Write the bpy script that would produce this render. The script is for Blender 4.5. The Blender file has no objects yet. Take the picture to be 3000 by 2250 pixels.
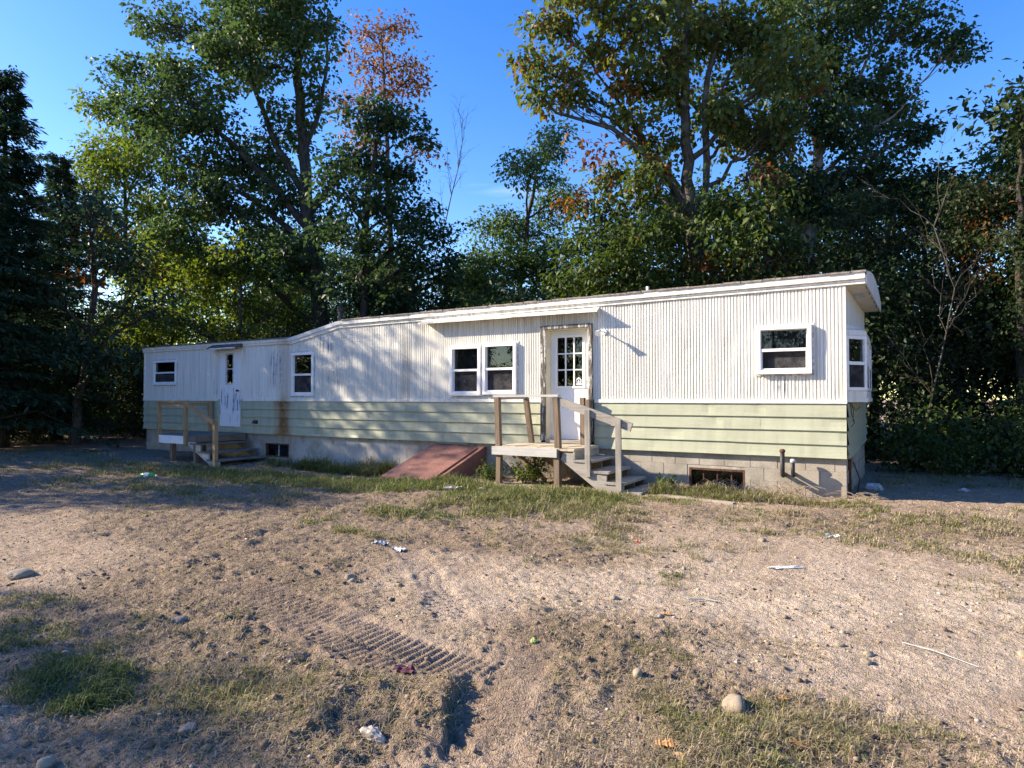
import bpy, math, random
import numpy as np
from mathutils import Vector, Matrix
R = math.radians
rng = np.random.default_rng(7)
random.seed(7)
scene = bpy.context.scene
col = scene.collection

# ---------------------------------------------------------------- camera
CAM = np.array([0.588, -10.68, 1.50])
YAW = R(30.69)
cd = bpy.data.cameras.new('camera'); cam = bpy.data.objects.new('camera', cd); col.objects.link(cam)
cd.sensor_width = 36.0; cd.lens = 1878.2 / 3000 * 36.0; cd.clip_start = 0.05; cd.clip_end = 2000
cam.location = CAM; cam.rotation_euler = (R(90 + 1.21), 0, YAW)
scene.camera = cam

# ---------------------------------------------------------------- sky and sun
SUN_EL = R(26.7); SUN_H = np.array([-0.9135, -0.407])          # horizontal direction towards the sun
world = bpy.data.worlds.new('World'); scene.world = world; world.use_nodes = True
wn = world.node_tree.nodes; wl = world.node_tree.links; wn.clear()
wo = wn.new('ShaderNodeOutputWorld'); wb = wn.new('ShaderNodeBackground'); sky = wn.new('ShaderNodeTexSky')
sky.sky_type = 'NISHITA'; sky.sun_disc = False; sky.sun_elevation = SUN_EL
sky.sun_rotation = math.atan2(SUN_H[0], SUN_H[1])
sky.air_density = 1.0; sky.dust_density = 0.3; sky.ozone_density = 3.0; sky.altitude = 100
hs = wn.new('ShaderNodeHueSaturation'); hs.inputs['Saturation'].default_value = 1.37; hs.inputs['Hue'].default_value = 0.518
# thin cirrus over the whole dome
tc = wn.new('ShaderNodeTexCoord'); mp = wn.new('ShaderNodeMapping'); nz = wn.new('ShaderNodeTexNoise')
mp.inputs['Rotation'].default_value = (0.12, 0.1, 0.5); mp.inputs['Scale'].default_value = (.8, 2.2, 12.0)
nz.inputs['Scale'].default_value = 1.3; nz.inputs['Detail'].default_value = 5; nz.inputs['Roughness'].default_value = 0.55
cr = wn.new('ShaderNodeValToRGB'); cr.color_ramp.elements[0].position = 0.66; cr.color_ramp.elements[1].position = 0.86
mx = wn.new('ShaderNodeMix'); mx.data_type = 'RGBA'; mx.inputs['B'].default_value = (5.5, 5.9, 6.4, 1)
ms = wn.new('ShaderNodeMath'); ms.operation = 'MULTIPLY'; ms.inputs[1].default_value = 0.22
wl.new(tc.outputs['Generated'], mp.inputs['Vector']); wl.new(mp.outputs['Vector'], nz.inputs['Vector'])
wl.new(nz.outputs['Fac'], cr.inputs['Fac']); wl.new(cr.outputs['Color'], ms.inputs[0]); wl.new(ms.outputs[0], mx.inputs['Factor'])
wl.new(sky.outputs['Color'], hs.inputs['Color']); wl.new(hs.outputs['Color'], mx.inputs['A'])
wl.new(mx.outputs['Result'], wb.inputs['Color']); wl.new(wb.outputs['Background'], wo.inputs['Surface'])
wb.inputs['Strength'].default_value = 0.13
sd = bpy.data.lights.new('sun', 'SUN'); so = bpy.data.objects.new('sun', sd); col.objects.link(so)
sd.energy = 3.7; sd.angle = R(0.53); sd.color = (1.0, 0.965, 0.90)
sv = Vector((SUN_H[0] * math.cos(SUN_EL), SUN_H[1] * math.cos(SUN_EL), math.sin(SUN_EL)))
so.rotation_euler = sv.to_track_quat('Z', 'Y').to_euler(); so.location = (-30, -30, 40)
vs = scene.view_settings; vs.view_transform = 'Standard'; vs.look = 'None'; vs.gamma = 1.0; vs.exposure = 1.66; vs.use_white_balance = True; vs.white_balance_temperature = 8300; vs.white_balance_tint = 10
vs.use_curve_mapping = False
cy = scene.cycles; cy.max_bounces = 8; cy.diffuse_bounces = 4; cy.glossy_bounces = 3; cy.transmission_bounces = 6
cy.transparent_max_bounces = 8; cy.use_denoising = True; cy.denoiser = 'OPENIMAGEDENOISE'; cy.denoising_input_passes = 'RGB_ALBEDO_NORMAL'; cy.denoising_prefilter = 'NONE'; cy.sample_clamp_indirect = 8; scene.render.filter_size = 1.0

# ---------------------------------------------------------------- helpers
ORG = {}                                   # world location of unrotated roots
def root(name, loc, label, cat, group=None, rz=0.0):
    o = bpy.data.objects.new(name, None); col.objects.link(o); o.location = loc; o.rotation_euler = (0, 0, rz)
    o.empty_display_size = 0.2
    o['label'] = label; o['category'] = cat
    if group: o['group'] = group
    ORG[o] = np.array(loc, float); return o
def tag(o, label=None, cat=None, group=None, kind=None):
    for k, v in (('label', label), ('category', cat), ('group', group), ('kind', kind)):
        if v: o[k] = v
    return o
def link(name, me, parent=None):
    o = bpy.data.objects.new(name, me); col.objects.link(o)
    if parent is not None:
        o.parent = parent
        if parent in ORG: ORG[o] = ORG[parent]
    return o
def np_mesh(name, v, faces, n, mat, smooth=False, tint=None, pt=None):
    """v (N,3), faces (F,n) all faces with n corners"""
    me = bpy.data.meshes.new(name); F = len(faces)
    me.vertices.add(len(v)); me.vertices.foreach_set('co', np.ascontiguousarray(v, dtype=np.float32).ravel())
    me.loops.add(F * n); me.loops.foreach_set('vertex_index', np.ascontiguousarray(faces, dtype=np.int32).ravel())
    me.polygons.add(F); me.polygons.foreach_set('loop_start', np.arange(0, F * n, n, dtype=np.int32))
    if smooth: me.polygons.foreach_set('use_smooth', np.ones(F, dtype=bool))
    me.materials.append(mat)
    if tint is not None:
        a = me.attributes.new('tint', 'FLOAT', 'FACE'); a.data.foreach_set('value', np.ascontiguousarray(tint, dtype=np.float32))
    for k, arr in (pt or {}).items():
        a = me.attributes.new(k, 'FLOAT', 'POINT'); a.data.foreach_set('value', np.ascontiguousarray(arr, dtype=np.float32))
    me.update(calc_edges=True); me.validate(); return me
class MB:
    def __init__(s): s.v = []; s.f = []
    def add(s, vs, fs):
        b = len(s.v); s.v += [tuple(map(float, q)) for q in vs]; s.f += [tuple(b + i for i in f) for f in fs]; return s
    def box(s, x0, x1, y0, y1, z0, z1):
        return s.add([(x0,y0,z0),(x1,y0,z0),(x1,y1,z0),(x0,y1,z0),(x0,y0,z1),(x1,y0,z1),(x1,y1,z1),(x0,y1,z1)],
                     [(3,2,1,0),(4,5,6,7),(0,1,5,4),(1,2,6,5),(2,3,7,6),(3,0,4,7)])
    def hexa(s, p):   # 8 corners ordered like box
        return s.add(p, [(3,2,1,0),(4,5,6,7),(0,1,5,4),(1,2,6,5),(2,3,7,6),(3,0,4,7)])
    def beam(s, a, b, w, h, side=None):      # box along a->b; w across 'side', h across the third axis
        a = Vector(a); b = Vector(b); d = (b - a).normalized()
        sd_ = Vector(side) if side else (Vector((0,1,0)) if abs(d.y) < .9 else Vector((1,0,0)))
        sd_ = (sd_ - d * sd_.dot(d)).normalized(); t = d.cross(sd_).normalized()
        c = []
        for q in (a, b):
            for i, j in ((-1,-1),(1,-1),(1,1),(-1,1)): c.append(q + sd_ * (i*w/2) + t * (j*h/2))
        return s.add(c, [(3,2,1,0),(4,5,6,7),(0,1,5,4),(1,2,6,5),(2,3,7,6),(3,0,4,7)])
    def tube(s, pts, rad, n=8, cap=True):
        pts = [Vector(q) for q in pts]; rad = [rad] * len(pts) if np.isscalar(rad) else list(rad)
        b = len(s.v); ref = Vector((0.31, 0.17, 0.93))
        for i, q in enumerate(pts):
            d = (pts[min(i+1, len(pts)-1)] - pts[max(i-1, 0)]).normalized()
            u = d.cross(ref)
            if u.length < .05: u = d.cross(Vector((1, 0, 0)))
            u.normalize(); w = d.cross(u)
            for k in range(n):
                a = 2 * math.pi * k / n; s.v.append(tuple(q + u * (math.cos(a) * rad[i]) + w * (math.sin(a) * rad[i])))
        for i in range(len(pts) - 1):
            for k in range(n):
                k2 = (k + 1) % n; s.f.append((b+i*n+k, b+i*n+k2, b+(i+1)*n+k2, b+(i+1)*n+k))
        if cap:
            s.f.append(tuple(b + k for k in reversed(range(n)))); e = b + (len(pts)-1)*n; s.f.append(tuple(e + k for k in range(n)))
        return s
    def prism(s, poly, axis, a, b):          # poly 2D in the other two axes (x,z for axis 1; y,z for axis 0; x,y for axis 2)
        n = len(poly); vs_ = []
        for t in (a, b):
            for q in poly: vs_.append({0: (t, q[0], q[1]), 1: (q[0], t, q[1]), 2: (q[0], q[1], t)}[axis])
        return s.add(vs_, [tuple(range(n)), tuple(reversed(range(n, 2*n)))] + [(i, i+n, (i+1) % n + n, (i+1) % n) for i in range(n)])
    def build(s, name, mat, parent=None, smooth=False, recalc=True):
        me = bpy.data.meshes.new(name); v = np.array(s.v)
        if parent is not None and parent in ORG: v = v - ORG[parent]
        me.from_pydata(v.tolist(), [], s.f); me.materials.append(mat)
        if recalc:
            import bmesh
            bm = bmesh.new(); bm.from_mesh(me); bmesh.ops.recalc_face_normals(bm, faces=bm.faces); bm.to_mesh(me); bm.free()
        if smooth:
            for p in me.polygons: p.use_smooth = True
        return link(name, me, parent)
def solo(name, mb, mat, label, cat, group=None, smooth=False, loc=None):
    """a thing that is a single mesh, with its origin at its base"""
    v = np.array(mb.v); c = v.mean(0); c[2] = v[:, 2].min()
    mb.v = [tuple(q) for q in v - c]
    o = mb.build(name, mat, None, smooth); o.location = c
    return tag(o, label, cat, group)

# value noise, vectorised
def _hash(ix, iy, seed):
    h = (ix.astype(np.int64) * 374761393 + iy.astype(np.int64) * 668265263 + seed * 1442695041) & 0x7fffffff
    h = ((h ^ (h >> 13)) * 1274126177) & 0x7fffffff
    h = h ^ (h >> 16)
    return (h & 0xffffff) / float(0xffffff)
def vnoise(x, y, seed=0):
    x = np.asarray(x, float); y = np.asarray(y, float)
    ix = np.floor(x); iy = np.floor(y); fx = x - ix; fy = y - iy
    fx = fx*fx*(3-2*fx); fy = fy*fy*(3-2*fy)
    a = _hash(ix, iy, seed); b = _hash(ix+1, iy, seed); c = _hash(ix, iy+1, seed); d = _hash(ix+1, iy+1, seed)
    return (a*(1-fx)+b*fx)*(1-fy) + (c*(1-fx)+d*fx)*fy
def fbm(x, y, oct=4, seed=0, gain=.5):
    s = 0; a = 1; t = 0
    for i in range(oct):
        s = s + a * vnoise(x*2**i + 17.3*i, y*2**i - 9.1*i, seed+i); t += a; a *= gain
    return s / t
def sstep(a, b, x):
    t = np.clip((np.asarray(x, float) - a) / (b - a), 0, 1); return t*t*(3-2*t)

# ---------------------------------------------------------------- material helpers
class NT:
    def __init__(s, name):
        s.m = bpy.data.materials.new(name); s.m.use_nodes = True; s.t = s.m.node_tree; s.t.nodes.clear()
        s.out = s.t.nodes.new('ShaderNodeOutputMaterial'); s._p = None
    def n(s, typ, **kw):
        nd = s.t.nodes.new(typ)
        for k, v in kw.items(): setattr(nd, k, v)
        return nd
    def l(s, a, b): s.t.links.new(a, b)
    def put(s, sock, v):
        if isinstance(v, bpy.types.NodeSocket): s.l(v, sock)
        else:
            if hasattr(sock.default_value, '__len__') and len(sock.default_value) == 4 and len(v) == 3: v = (*v, 1)
            sock.default_value = v
    def pos(s):
        if s._p is None: s._p = s.n('ShaderNodeNewGeometry').outputs['Position']
        return s._p
    def objc(s): return s.n('ShaderNodeTexCoord').outputs['Object']
    def sep(s, v):
        nd = s.n('ShaderNodeSeparateXYZ'); s.l(v, nd.inputs[0]); return nd.outputs
    def math(s, op, a, b=None, clamp=False):
        nd = s.n('ShaderNodeMath', operation=op, use_clamp=clamp); s.put(nd.inputs[0], a)
        if b is not None: s.put(nd.inputs[1], b)
        return nd.outputs[0]
    def mul(s, a, b): return s.math('MULTIPLY', a, b)
    def noise(s, scale=1, vec=None, stretch=None, detail=4, rough=.55, off=None):
        nd = s.n('ShaderNodeTexNoise'); nd.inputs['Scale'].default_value = scale; nd.inputs['Detail'].default_value = detail
        nd.inputs['Roughness'].default_value = rough
        v = vec if vec is not None else s.pos()
        if stretch or off:
            mp = s.n('ShaderNodeMapping'); s.l(v, mp.inputs['Vector'])
            if stretch: mp.inputs['Scale'].default_value = stretch
            if off: mp.inputs['Location'].default_value = off
            v = mp.outputs['Vector']
        s.l(v, nd.inputs['Vector']); return nd.outputs['Fac']
    def ramp(s, fac, stops, interp='LINEAR'):
        nd = s.n('ShaderNodeValToRGB'); e = nd.color_ramp.elements; nd.color_ramp.interpolation = interp
        while len(e) < len(stops): e.new(0.5)
        for i, (p, c) in enumerate(stops):
            e[i].position = p; e[i].color = (*c, 1) if hasattr(c, '__len__') else (c, c, c, 1)
        s.put(nd.inputs['Fac'], fac); return nd.outputs['Color']
    def step(s, v, a, b):
        nd = s.n('ShaderNodeMapRange', interpolation_type='SMOOTHSTEP'); s.put(nd.inputs['Value'], v)
        nd.inputs['From Min'].default_value = a; nd.inputs['From Max'].default_value = b; return nd.outputs['Result']
    def band(s, v, a, b, w):   # soft box
        return s.mul(s.step(v, a - w, a + w), s.step(v, b + w, b - w))
    def mix(s, f, a, b, mode='MIX'):
        nd = s.n('ShaderNodeMix', data_type='RGBA', blend_type=mode); s.put(nd.inputs[0], f)
        s.put(nd.inputs[6], a); s.put(nd.inputs[7], b); return nd.outputs[2]
    def bump(s, h, strength=.3, dist=.01):
        nd = s.n('ShaderNodeBump'); nd.inputs['Strength'].default_value = strength; nd.inputs['Distance'].default_value = dist
        s.l(h, nd.inputs['Height']); return nd.outputs['Normal']
    def attr(s, name):
        nd = s.n('ShaderNodeAttribute', attribute_name=name); return nd.outputs['Fac']
    def rand(s): return s.n('ShaderNodeObjectInfo').outputs['Random']
    def bsdf(s, color, rough=.7, spec=.3, normal=None, metal=0.0):
        nd = s.n('ShaderNodeBsdfPrincipled'); s.put(nd.inputs['Base Color'], color); s.put(nd.inputs['Roughness'], rough)
        nd.inputs['Specular IOR Level'].default_value = spec; nd.inputs['Metallic'].default_value = metal
        if normal is not None: s.l(normal, nd.inputs['Normal'])
        return nd.outputs[0]
    def end(s, sh): s.l(sh, s.out.inputs['Surface']); return s.m
M = {}
# ---------------------------------------------------------------- materials
def simple(name, color, rough=.7, spec=.3, var=.15, scale=8, bump=.0, metal=0.0, bscale=60):
    t = NT(name); f = t.noise(scale); dark = tuple(c * (1 - var) for c in color); lite = tuple(min(1, c * (1 + var)) for c in color)
    c = t.mix(t.step(f, .3, .7), dark, lite)
    nm = t.bump(t.noise(bscale), bump, .01) if bump else None
    M[name] = t.end(t.bsdf(c, rough, spec, nm, metal)); return M[name]

def wall_paint(name, base, rust=True):
    t = NT(name); p = t.pos(); x, y, z = t.sep(p)
    streak = t.noise(1, stretch=(14, 14, .7), detail=5); blot = t.noise(2.2, detail=5)
    c = t.mix(t.step(streak, .35, .75), base, tuple(b * .76 for b in base))
    c = t.mix(t.mul(t.step(blot, .48, .78), .35), c, (base[0]*.93, base[1]*.88, base[2]*.78))
    # grime just under the eave and weathered band near the old sheet joint
    dirt = t.mul(t.band(x, -8.55, -8.2, .12), t.step(streak, .4, .62))
    c = t.mix(t.mul(dirt, .35), c, (.34, .31, .24))
    w2 = t.mul(t.mul(t.band(x, -8.0, -4.2, .3), t.step(z, 2.5, 3.0)), t.step(streak, .42, .66))
    c = t.mix(t.mul(w2, .4), c, (.40, .34, .26))
    if rust:
        r1 = t.mul(t.band(x, -12.45, -12.02, .13), t.step(t.noise(1, stretch=(7, 7, .35), off=(3, 0, 0)), .22, .5))
        low = t.step(z, 1.75, 1.2)
        amt = t.math('ADD', t.mul(low, .5), .38)
        c = t.mix(t.mul(r1, amt), c, t.mix(t.step(blot, .35, .65), (.30, .15, .055), (.42, .25, .12)))
        # peeled streaks
        pn = t.noise(1, stretch=(26, 26, 1.1), detail=6, rough=.65, off=(1, 5, 2))
        reg = t.math('MAXIMUM', t.mul(t.band(x, -12.82, -12.2, .1), t.band(z, 1.75, 2.72, .12)),
              t.math('MAXIMUM', t.mul(t.band(x, -11.15, -10.55, .1), t.band(z, 2.55, 2.92, .06)),
              t.math('MAXIMUM', t.mul(t.band(x, -10.75, -10.35, .08), t.band(z, 1.65, 2.15, .08)),
              t.math('MAXIMUM', t.mul(t.band(x, -15.05, -14.85, .06), t.band(z, 1.6, 2.05, .08)),
                     t.mul(t.band(x, -1.0, -.6, .12), t.band(z, 1.55, 1.85, .08))))))
        pm = t.mul(t.step(pn, .50, .57), reg)
        c = t.mix(t.mul(pm, .9), c, t.mix(t.step(t.noise(9), .4, .6), (.17, .19, .22), (.42, .45, .50)))
    n = t.bump(t.noise(35), .12, .006)
    M[name] = t.end(t.bsdf(c, .5, .35, n)); return M[name]
wall_paint('white_paint', (.775, .76, .705))
wall_paint('trim_paint', (.795, .78, .73))

def green_paint():
    t = NT('green_paint'); x, y, z = t.sep(t.pos())
    streak = t.noise(1, stretch=(6, 6, .8), detail=5); fine = t.noise(1, stretch=(3, 3, 60), detail=3)
    base = t.mix(t.rand(), (.375, .395, .295), (.41, .43, .32))
    c = t.mix(t.mul(t.step(streak, .4, .7), .6), base, (.31, .315, .23))
    c = t.mix(t.mul(t.step(fine, .5, .7), .18), c, (.56, .58, .45))
    xw = t.math('ADD', x, t.mul(t.math('SUBTRACT', t.noise(1, stretch=(3, 3, 1.6), detail=3), .5), .45))
    r1 = t.mul(t.band(xw, -12.52, -12.06, .17), t.step(t.noise(1, stretch=(13, 13, .4), off=(3, 0, 0), detail=4), .14, .38))
    c = t.mix(t.mul(r1, .97), c, t.mix(t.step(t.noise(7), .35, .65), (.15, .062, .022), (.27, .135, .055)))
    d = t.mul(t.band(x, -8.9, -7.2, .5), t.step(t.noise(3, detail=5), .5, .72))
    c = t.mix(t.mul(d, .4), c, (.25, .25, .17))
    n = t.bump(t.noise(14, detail=3), .18, .01)
    M['green_paint'] = t.end(t.bsdf(c, .48, .35, n))
green_paint()

def concrete():
    t = NT('concrete'); x, y, z = t.sep(t.pos())
    blot = t.noise(3, detail=6, rough=.6); fine = t.noise(60, detail=3)
    c = t.ramp(t.rand(), [(0, (.36, .325, .28)), (1, (.42, .38, .33))])
    c = t.mix(t.mul(t.step(blot, .40, .66), .7), c, (.22, .195, .165)); c = t.mix(t.mul(t.step(t.noise(1.1, detail=5, off=(0, 3, 5)), .42, .62), .4), c, (.30, .25, .20))
    c = t.mix(t.mul(t.step(fine, .52, .7), .35), c, (.54, .51, .46))
    white = t.mul(t.band(x, -12.0, -8.4, .35), t.step(t.noise(2.3, off=(4, 0, 0)), .36, .52))
    c = t.mix(t.mul(white, .55), c, (.52, .52, .52))
    soil = t.mul(t.step(z, .22, -.08), t.step(t.noise(5, off=(0, 7, 0)), .3, .65))
    c = t.mix(t.mul(soil, .55), c, (.30, .21, .14))
    r1 = t.mul(t.band(x, -12.75, -11.95, .2), t.step(t.noise(1, stretch=(9, 9, 1.2)), .42, .6))
    c = t.mix(t.mul(r1, .55), c, (.30, .20, .12))
    n = t.bump(fine, .35, .012)
    M['concrete'] = t.end(t.bsdf(c, .9, .15, n))
concrete()
simple('mortar', (.37, .335, .29), .95, .1, .25, 9, .4)
simple('vinyl', (.82, .83, .85), .35, .45, .04, 3)
simple('caulk', (.52, .52, .52), .8, .2, .35, 14, .3)
simple('shingle', (.27, .235, .215), .95, .1, .35, 18, .5)
simple('shingle_dark', (.10, .095, .09), .95, .1, .35, 18, .5)
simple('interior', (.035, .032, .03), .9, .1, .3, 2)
simple('curtain', (.13, .12, .17), .9, .1, .3, 12)
simple('black_iron', (.030, .028, .027), .55, .4, .3, 20, .2)
simple('rust_iron', (.10, .045, .03), .75, .3, .5, 20, .3)
simple('brass', (.45, .40, .33), .35, .5, .2, 30, 0, .8)
simple('lamp_white', (.80, .80, .79), .35, .5, .05, 4)
simple('sticker_white', (.82, .84, .86), .5, .3, .03, 4)
simple('sticker_dark', (.03, .04, .07), .5, .3, .05, 4)
simple('soffit', (.66, .615, .47), .7, .25, .08, 5)
simple('white_board', (.80, .82, .88), .6, .3, .04, 5)
simple('paper', (.60, .60, .58), .8, .2, .1, 18, .2)
simple('brown_paper', (.50, .42, .34), .85, .15, .2, 18, .3)
simple('pale_plastic', (.36, .40, .46), .35, .5, .1, 14)
simple('red_plastic', (.55, .09, .05), .45, .4, .1, 14)
simple('lime_plastic', (.45, .62, .16), .45, .4, .1, 14)
simple('purple_cloth', (.12, .05, .07), .9, .1, .2, 14)
simple('opening_dark', (.12, .085, .06), .95, .1, .4, 12, .6)  # dark tone for the shaded crawlspace opening
simple('cardboard', (.30, .21, .12), .9, .1, .2, 8)

def glass(name, tint, extra=0.0):
    t = NT(name); fr = t.n('ShaderNodeFresnel'); fr.inputs['IOR'].default_value = 1.52
    g = t.n('ShaderNodeBsdfGlossy'); g.inputs['Roughness'].default_value = .015; g.inputs['Color'].default_value = (.9, .92, .95, 1)
    tr = t.n('ShaderNodeBsdfTransparent'); tr.inputs['Color'].default_value = (*tint, 1)
    wv = t.bump(t.noise(2.0, detail=1), .06, .02); t.l(wv, g.inputs['Normal'])
    f = t.math('ADD', t.mul(fr.outputs[0], .9), extra)
    m = t.n('ShaderNodeMixShader'); t.l(f, m.inputs[0]); t.l(tr.outputs[0], m.inputs[1]); t.l(g.outputs[0], m.inputs[2])
    M[name] = t.end(m.outputs[0])
glass('glass', (.60, .64, .66), .0)
def screen():
    t = NT('insect_screen')
    d = t.n('ShaderNodeBsdfDiffuse'); t.put(d.inputs['Color'], t.mix(t.step(t.noise(6, detail=5), .35, .7), (.045, .045, .05), (.11, .105, .11)))
    tr = t.n('ShaderNodeBsdfTransparent'); tr.inputs['Color'].default_value = (.7, .7, .7, 1)
    m = t.n('ShaderNodeMixShader'); m.inputs[0].default_value = .6
    t.l(tr.outputs[0], m.inputs[1]); t.l(d.outputs[0], m.inputs[2]); M['insect_screen'] = t.end(m.outputs[0])
screen()
def bottle_mat():
    t = NT('green_plastic'); g = t.n('ShaderNodeBsdfPrincipled'); g.inputs['Base Color'].default_value = (.03, .42, .15, 1)
    g.inputs['Roughness'].default_value = .2; g.inputs['Transmission Weight'].default_value = .35; M['green_plastic'] = t.end(g.outputs[0])
bottle_mat()

def wood(name, a, b, stretch, dark=(.06, .05, .042), dk=.5):
    t = NT(name); off = t.n('ShaderNodeVectorMath', operation='ADD'); t.l(t.objc(), off.inputs[0])
    cb = t.n('ShaderNodeCombineXYZ'); r = t.mul(t.rand(), 37.0)
    for k in range(3): t.l(r, cb.inputs[k])
    t.l(cb.outputs[0], off.inputs[1]); v = off.outputs[0]
    g = t.noise(1, vec=v, stretch=stretch, detail=6, rough=.62); big = t.noise(2.5, vec=v, detail=3)
    c = t.mix(t.step(g, .3, .7), a, b)
    c = t.mix(t.mul(t.step(g, .56, .70), dk), c, dark)
    c = t.mix(t.mul(t.step(big, .45, .7), .45), c, tuple(q * .62 for q in a))
    c = t.mix(t.mul(t.rand(), .25), c, tuple(q * .7 for q in b))
    n = t.bump(g, .5, .01); M[name] = t.end(t.bsdf(c, .85, .2, n))
G1, G2 = (.25, .225, .20), (.40, .375, .345)         # silver-grey weathered
B1, B2 = (.15, .105, .075), (.26, .195, .145)        # brown weathered
T1, T2 = (.34, .215, .115), (.44, .30, .175)         # treated tan
for nm, st in (('x', (1.6, 40, 40)), ('y', (40, 1.6, 40)), ('z', (40, 40, 1.6))):
    wood('grey_wood_' + nm, G1, G2, st); wood('brown_wood_' + nm, B1, B2, st); wood('tan_wood_' + nm, T1, T2, st, (.14, .08, .045), .35)
wood('deck_wood_y', (.50, .41, .29), (.60, .51, .38), (40, 1.6, 40), (.22, .17, .12), .3)
wood('deck_dark_y', (.12, .115, .115), (.22, .215, .21), (40, 1.6, 40))
wood('rail_pale_x', (.42, .41, .39), (.60, .585, .56), (1.6, 40, 40), (.14, .13, .12), .5)
def casing(name):
    t = NT(name); g = t.noise(1, vec=t.objc(), stretch=(22, 22, 3), detail=6, rough=.65)
    c = t.mix(t.step(g, .50, .58), (.10, .088, .08), (.55, .54, .51)); c = t.mix(t.step(t.noise(16), .52, .62), c, (.15, .13, .118))
    M[name] = t.end(t.bsdf(c, .85, .2, t.bump(g, .5, .01)))
casing('peeled_casing')
def door_white():
    t = NT('door_white'); M['door_white'] = t.end(t.bsdf(t.mix(t.step(t.noise(3), .4, .8), (.80, .82, .85), (.72, .74, .76)), .4, .4))
door_white()
def door_peel():
    t = NT('door_peel'); x, y, z = t.sep(t.pos())
    pn = t.noise(1, stretch=(17, 17, 2.0), detail=7, rough=.62, off=(2, 0, 1))
    reg = t.math('MAXIMUM', t.mul(t.band(z, 1.05, 1.72, .16), t.step(x, -14.72, -14.45)), t.mul(t.band(z, .78, 1.9, .2), .86))
    pm = t.step(t.mul(pn, t.math('ADD', t.mul(reg, .5), .5)), .535, .575)
    c = t.mix(pm, (.78, .79, .81), t.mix(t.step(t.noise(9), .4, .6), (.15, .17, .20), (.34, .37, .42)))
    M['door_peel'] = t.end(t.bsdf(c, .55, .3, t.bump(pm, .3, .004)))
door_peel()
def maroon():
    t = NT('maroon_metal'); g = t.noise(28, detail=5, rough=.7); b = t.noise(3, detail=4)
    c = t.mix(t.step(g, .35, .7), (.19, .082, .064), (.29, .145, .118)); c = t.mix(t.mul(t.step(b, .5, .75), .5), c, (.10, .045, .035))
    c = t.mix(t.mul(t.step(t.noise(90), .62, .72), .5), c, (.34, .22, .19))
    M['maroon_metal'] = t.end(t.bsdf(c, .62, .35, t.bump(g, .15, .004)))
maroon()
def bark(name, a, b, lich):
    t = NT(name); v = t.objc(); g = t.noise(1, vec=v, stretch=(22, 22, 4), detail=6, rough=.65)
    c = t.mix(t.step(g, .35, .65), a, b); c = t.mix(t.mul(t.step(t.noise(2.4, vec=v, detail=4), .5, .66), .6), c, lich)
    M[name] = t.end(t.bsdf(c, .95, .1, t.bump(g, .8, .03)))
bark('bark', (.035, .028, .023), (.105, .088, .072), (.16, .155, .14))
bark('bark_pale', (.11, .10, .09), (.25, .235, .215), (.30, .30, .28))
bark('bark_dark', (.024, .021, .019), (.075, .065, .057), (.08, .08, .072))
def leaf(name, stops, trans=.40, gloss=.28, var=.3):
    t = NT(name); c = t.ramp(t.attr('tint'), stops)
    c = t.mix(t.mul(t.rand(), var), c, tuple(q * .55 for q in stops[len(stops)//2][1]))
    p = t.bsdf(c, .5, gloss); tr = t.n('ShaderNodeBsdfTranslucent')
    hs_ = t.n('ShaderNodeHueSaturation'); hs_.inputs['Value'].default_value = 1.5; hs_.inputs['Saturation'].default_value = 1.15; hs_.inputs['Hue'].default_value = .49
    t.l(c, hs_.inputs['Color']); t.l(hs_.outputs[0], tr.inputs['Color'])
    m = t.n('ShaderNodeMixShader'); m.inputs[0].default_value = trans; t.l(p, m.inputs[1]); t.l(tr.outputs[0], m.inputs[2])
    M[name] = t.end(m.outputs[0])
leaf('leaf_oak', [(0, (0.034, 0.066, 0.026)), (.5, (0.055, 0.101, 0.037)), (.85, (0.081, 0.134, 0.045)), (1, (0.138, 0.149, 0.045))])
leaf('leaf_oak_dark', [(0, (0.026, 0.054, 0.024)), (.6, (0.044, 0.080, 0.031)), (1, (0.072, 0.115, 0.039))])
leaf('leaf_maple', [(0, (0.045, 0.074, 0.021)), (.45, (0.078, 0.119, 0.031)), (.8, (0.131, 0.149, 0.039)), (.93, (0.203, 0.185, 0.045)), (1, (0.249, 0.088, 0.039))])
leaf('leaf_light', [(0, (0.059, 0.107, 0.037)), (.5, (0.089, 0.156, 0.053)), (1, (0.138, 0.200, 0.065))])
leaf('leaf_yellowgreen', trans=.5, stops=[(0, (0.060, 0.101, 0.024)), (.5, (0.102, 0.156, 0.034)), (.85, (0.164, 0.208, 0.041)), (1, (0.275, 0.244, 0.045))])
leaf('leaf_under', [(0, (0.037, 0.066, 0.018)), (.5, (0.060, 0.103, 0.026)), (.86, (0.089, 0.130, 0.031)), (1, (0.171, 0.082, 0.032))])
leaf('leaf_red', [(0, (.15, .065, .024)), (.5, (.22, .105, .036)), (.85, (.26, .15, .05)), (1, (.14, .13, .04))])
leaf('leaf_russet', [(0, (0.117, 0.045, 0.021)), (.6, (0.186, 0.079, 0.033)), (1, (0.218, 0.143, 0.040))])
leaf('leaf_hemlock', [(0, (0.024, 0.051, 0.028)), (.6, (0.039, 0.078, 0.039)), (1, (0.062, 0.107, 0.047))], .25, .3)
leaf('leaf_shade', [(0, (0.021, 0.039, 0.014)), (.6, (0.035, 0.060, 0.021)), (.9, (0.049, 0.079, 0.024)), (1, (0.104, 0.096, 0.028))])  # leaf colour darkened to stand in for the shade of the right wood
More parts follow.
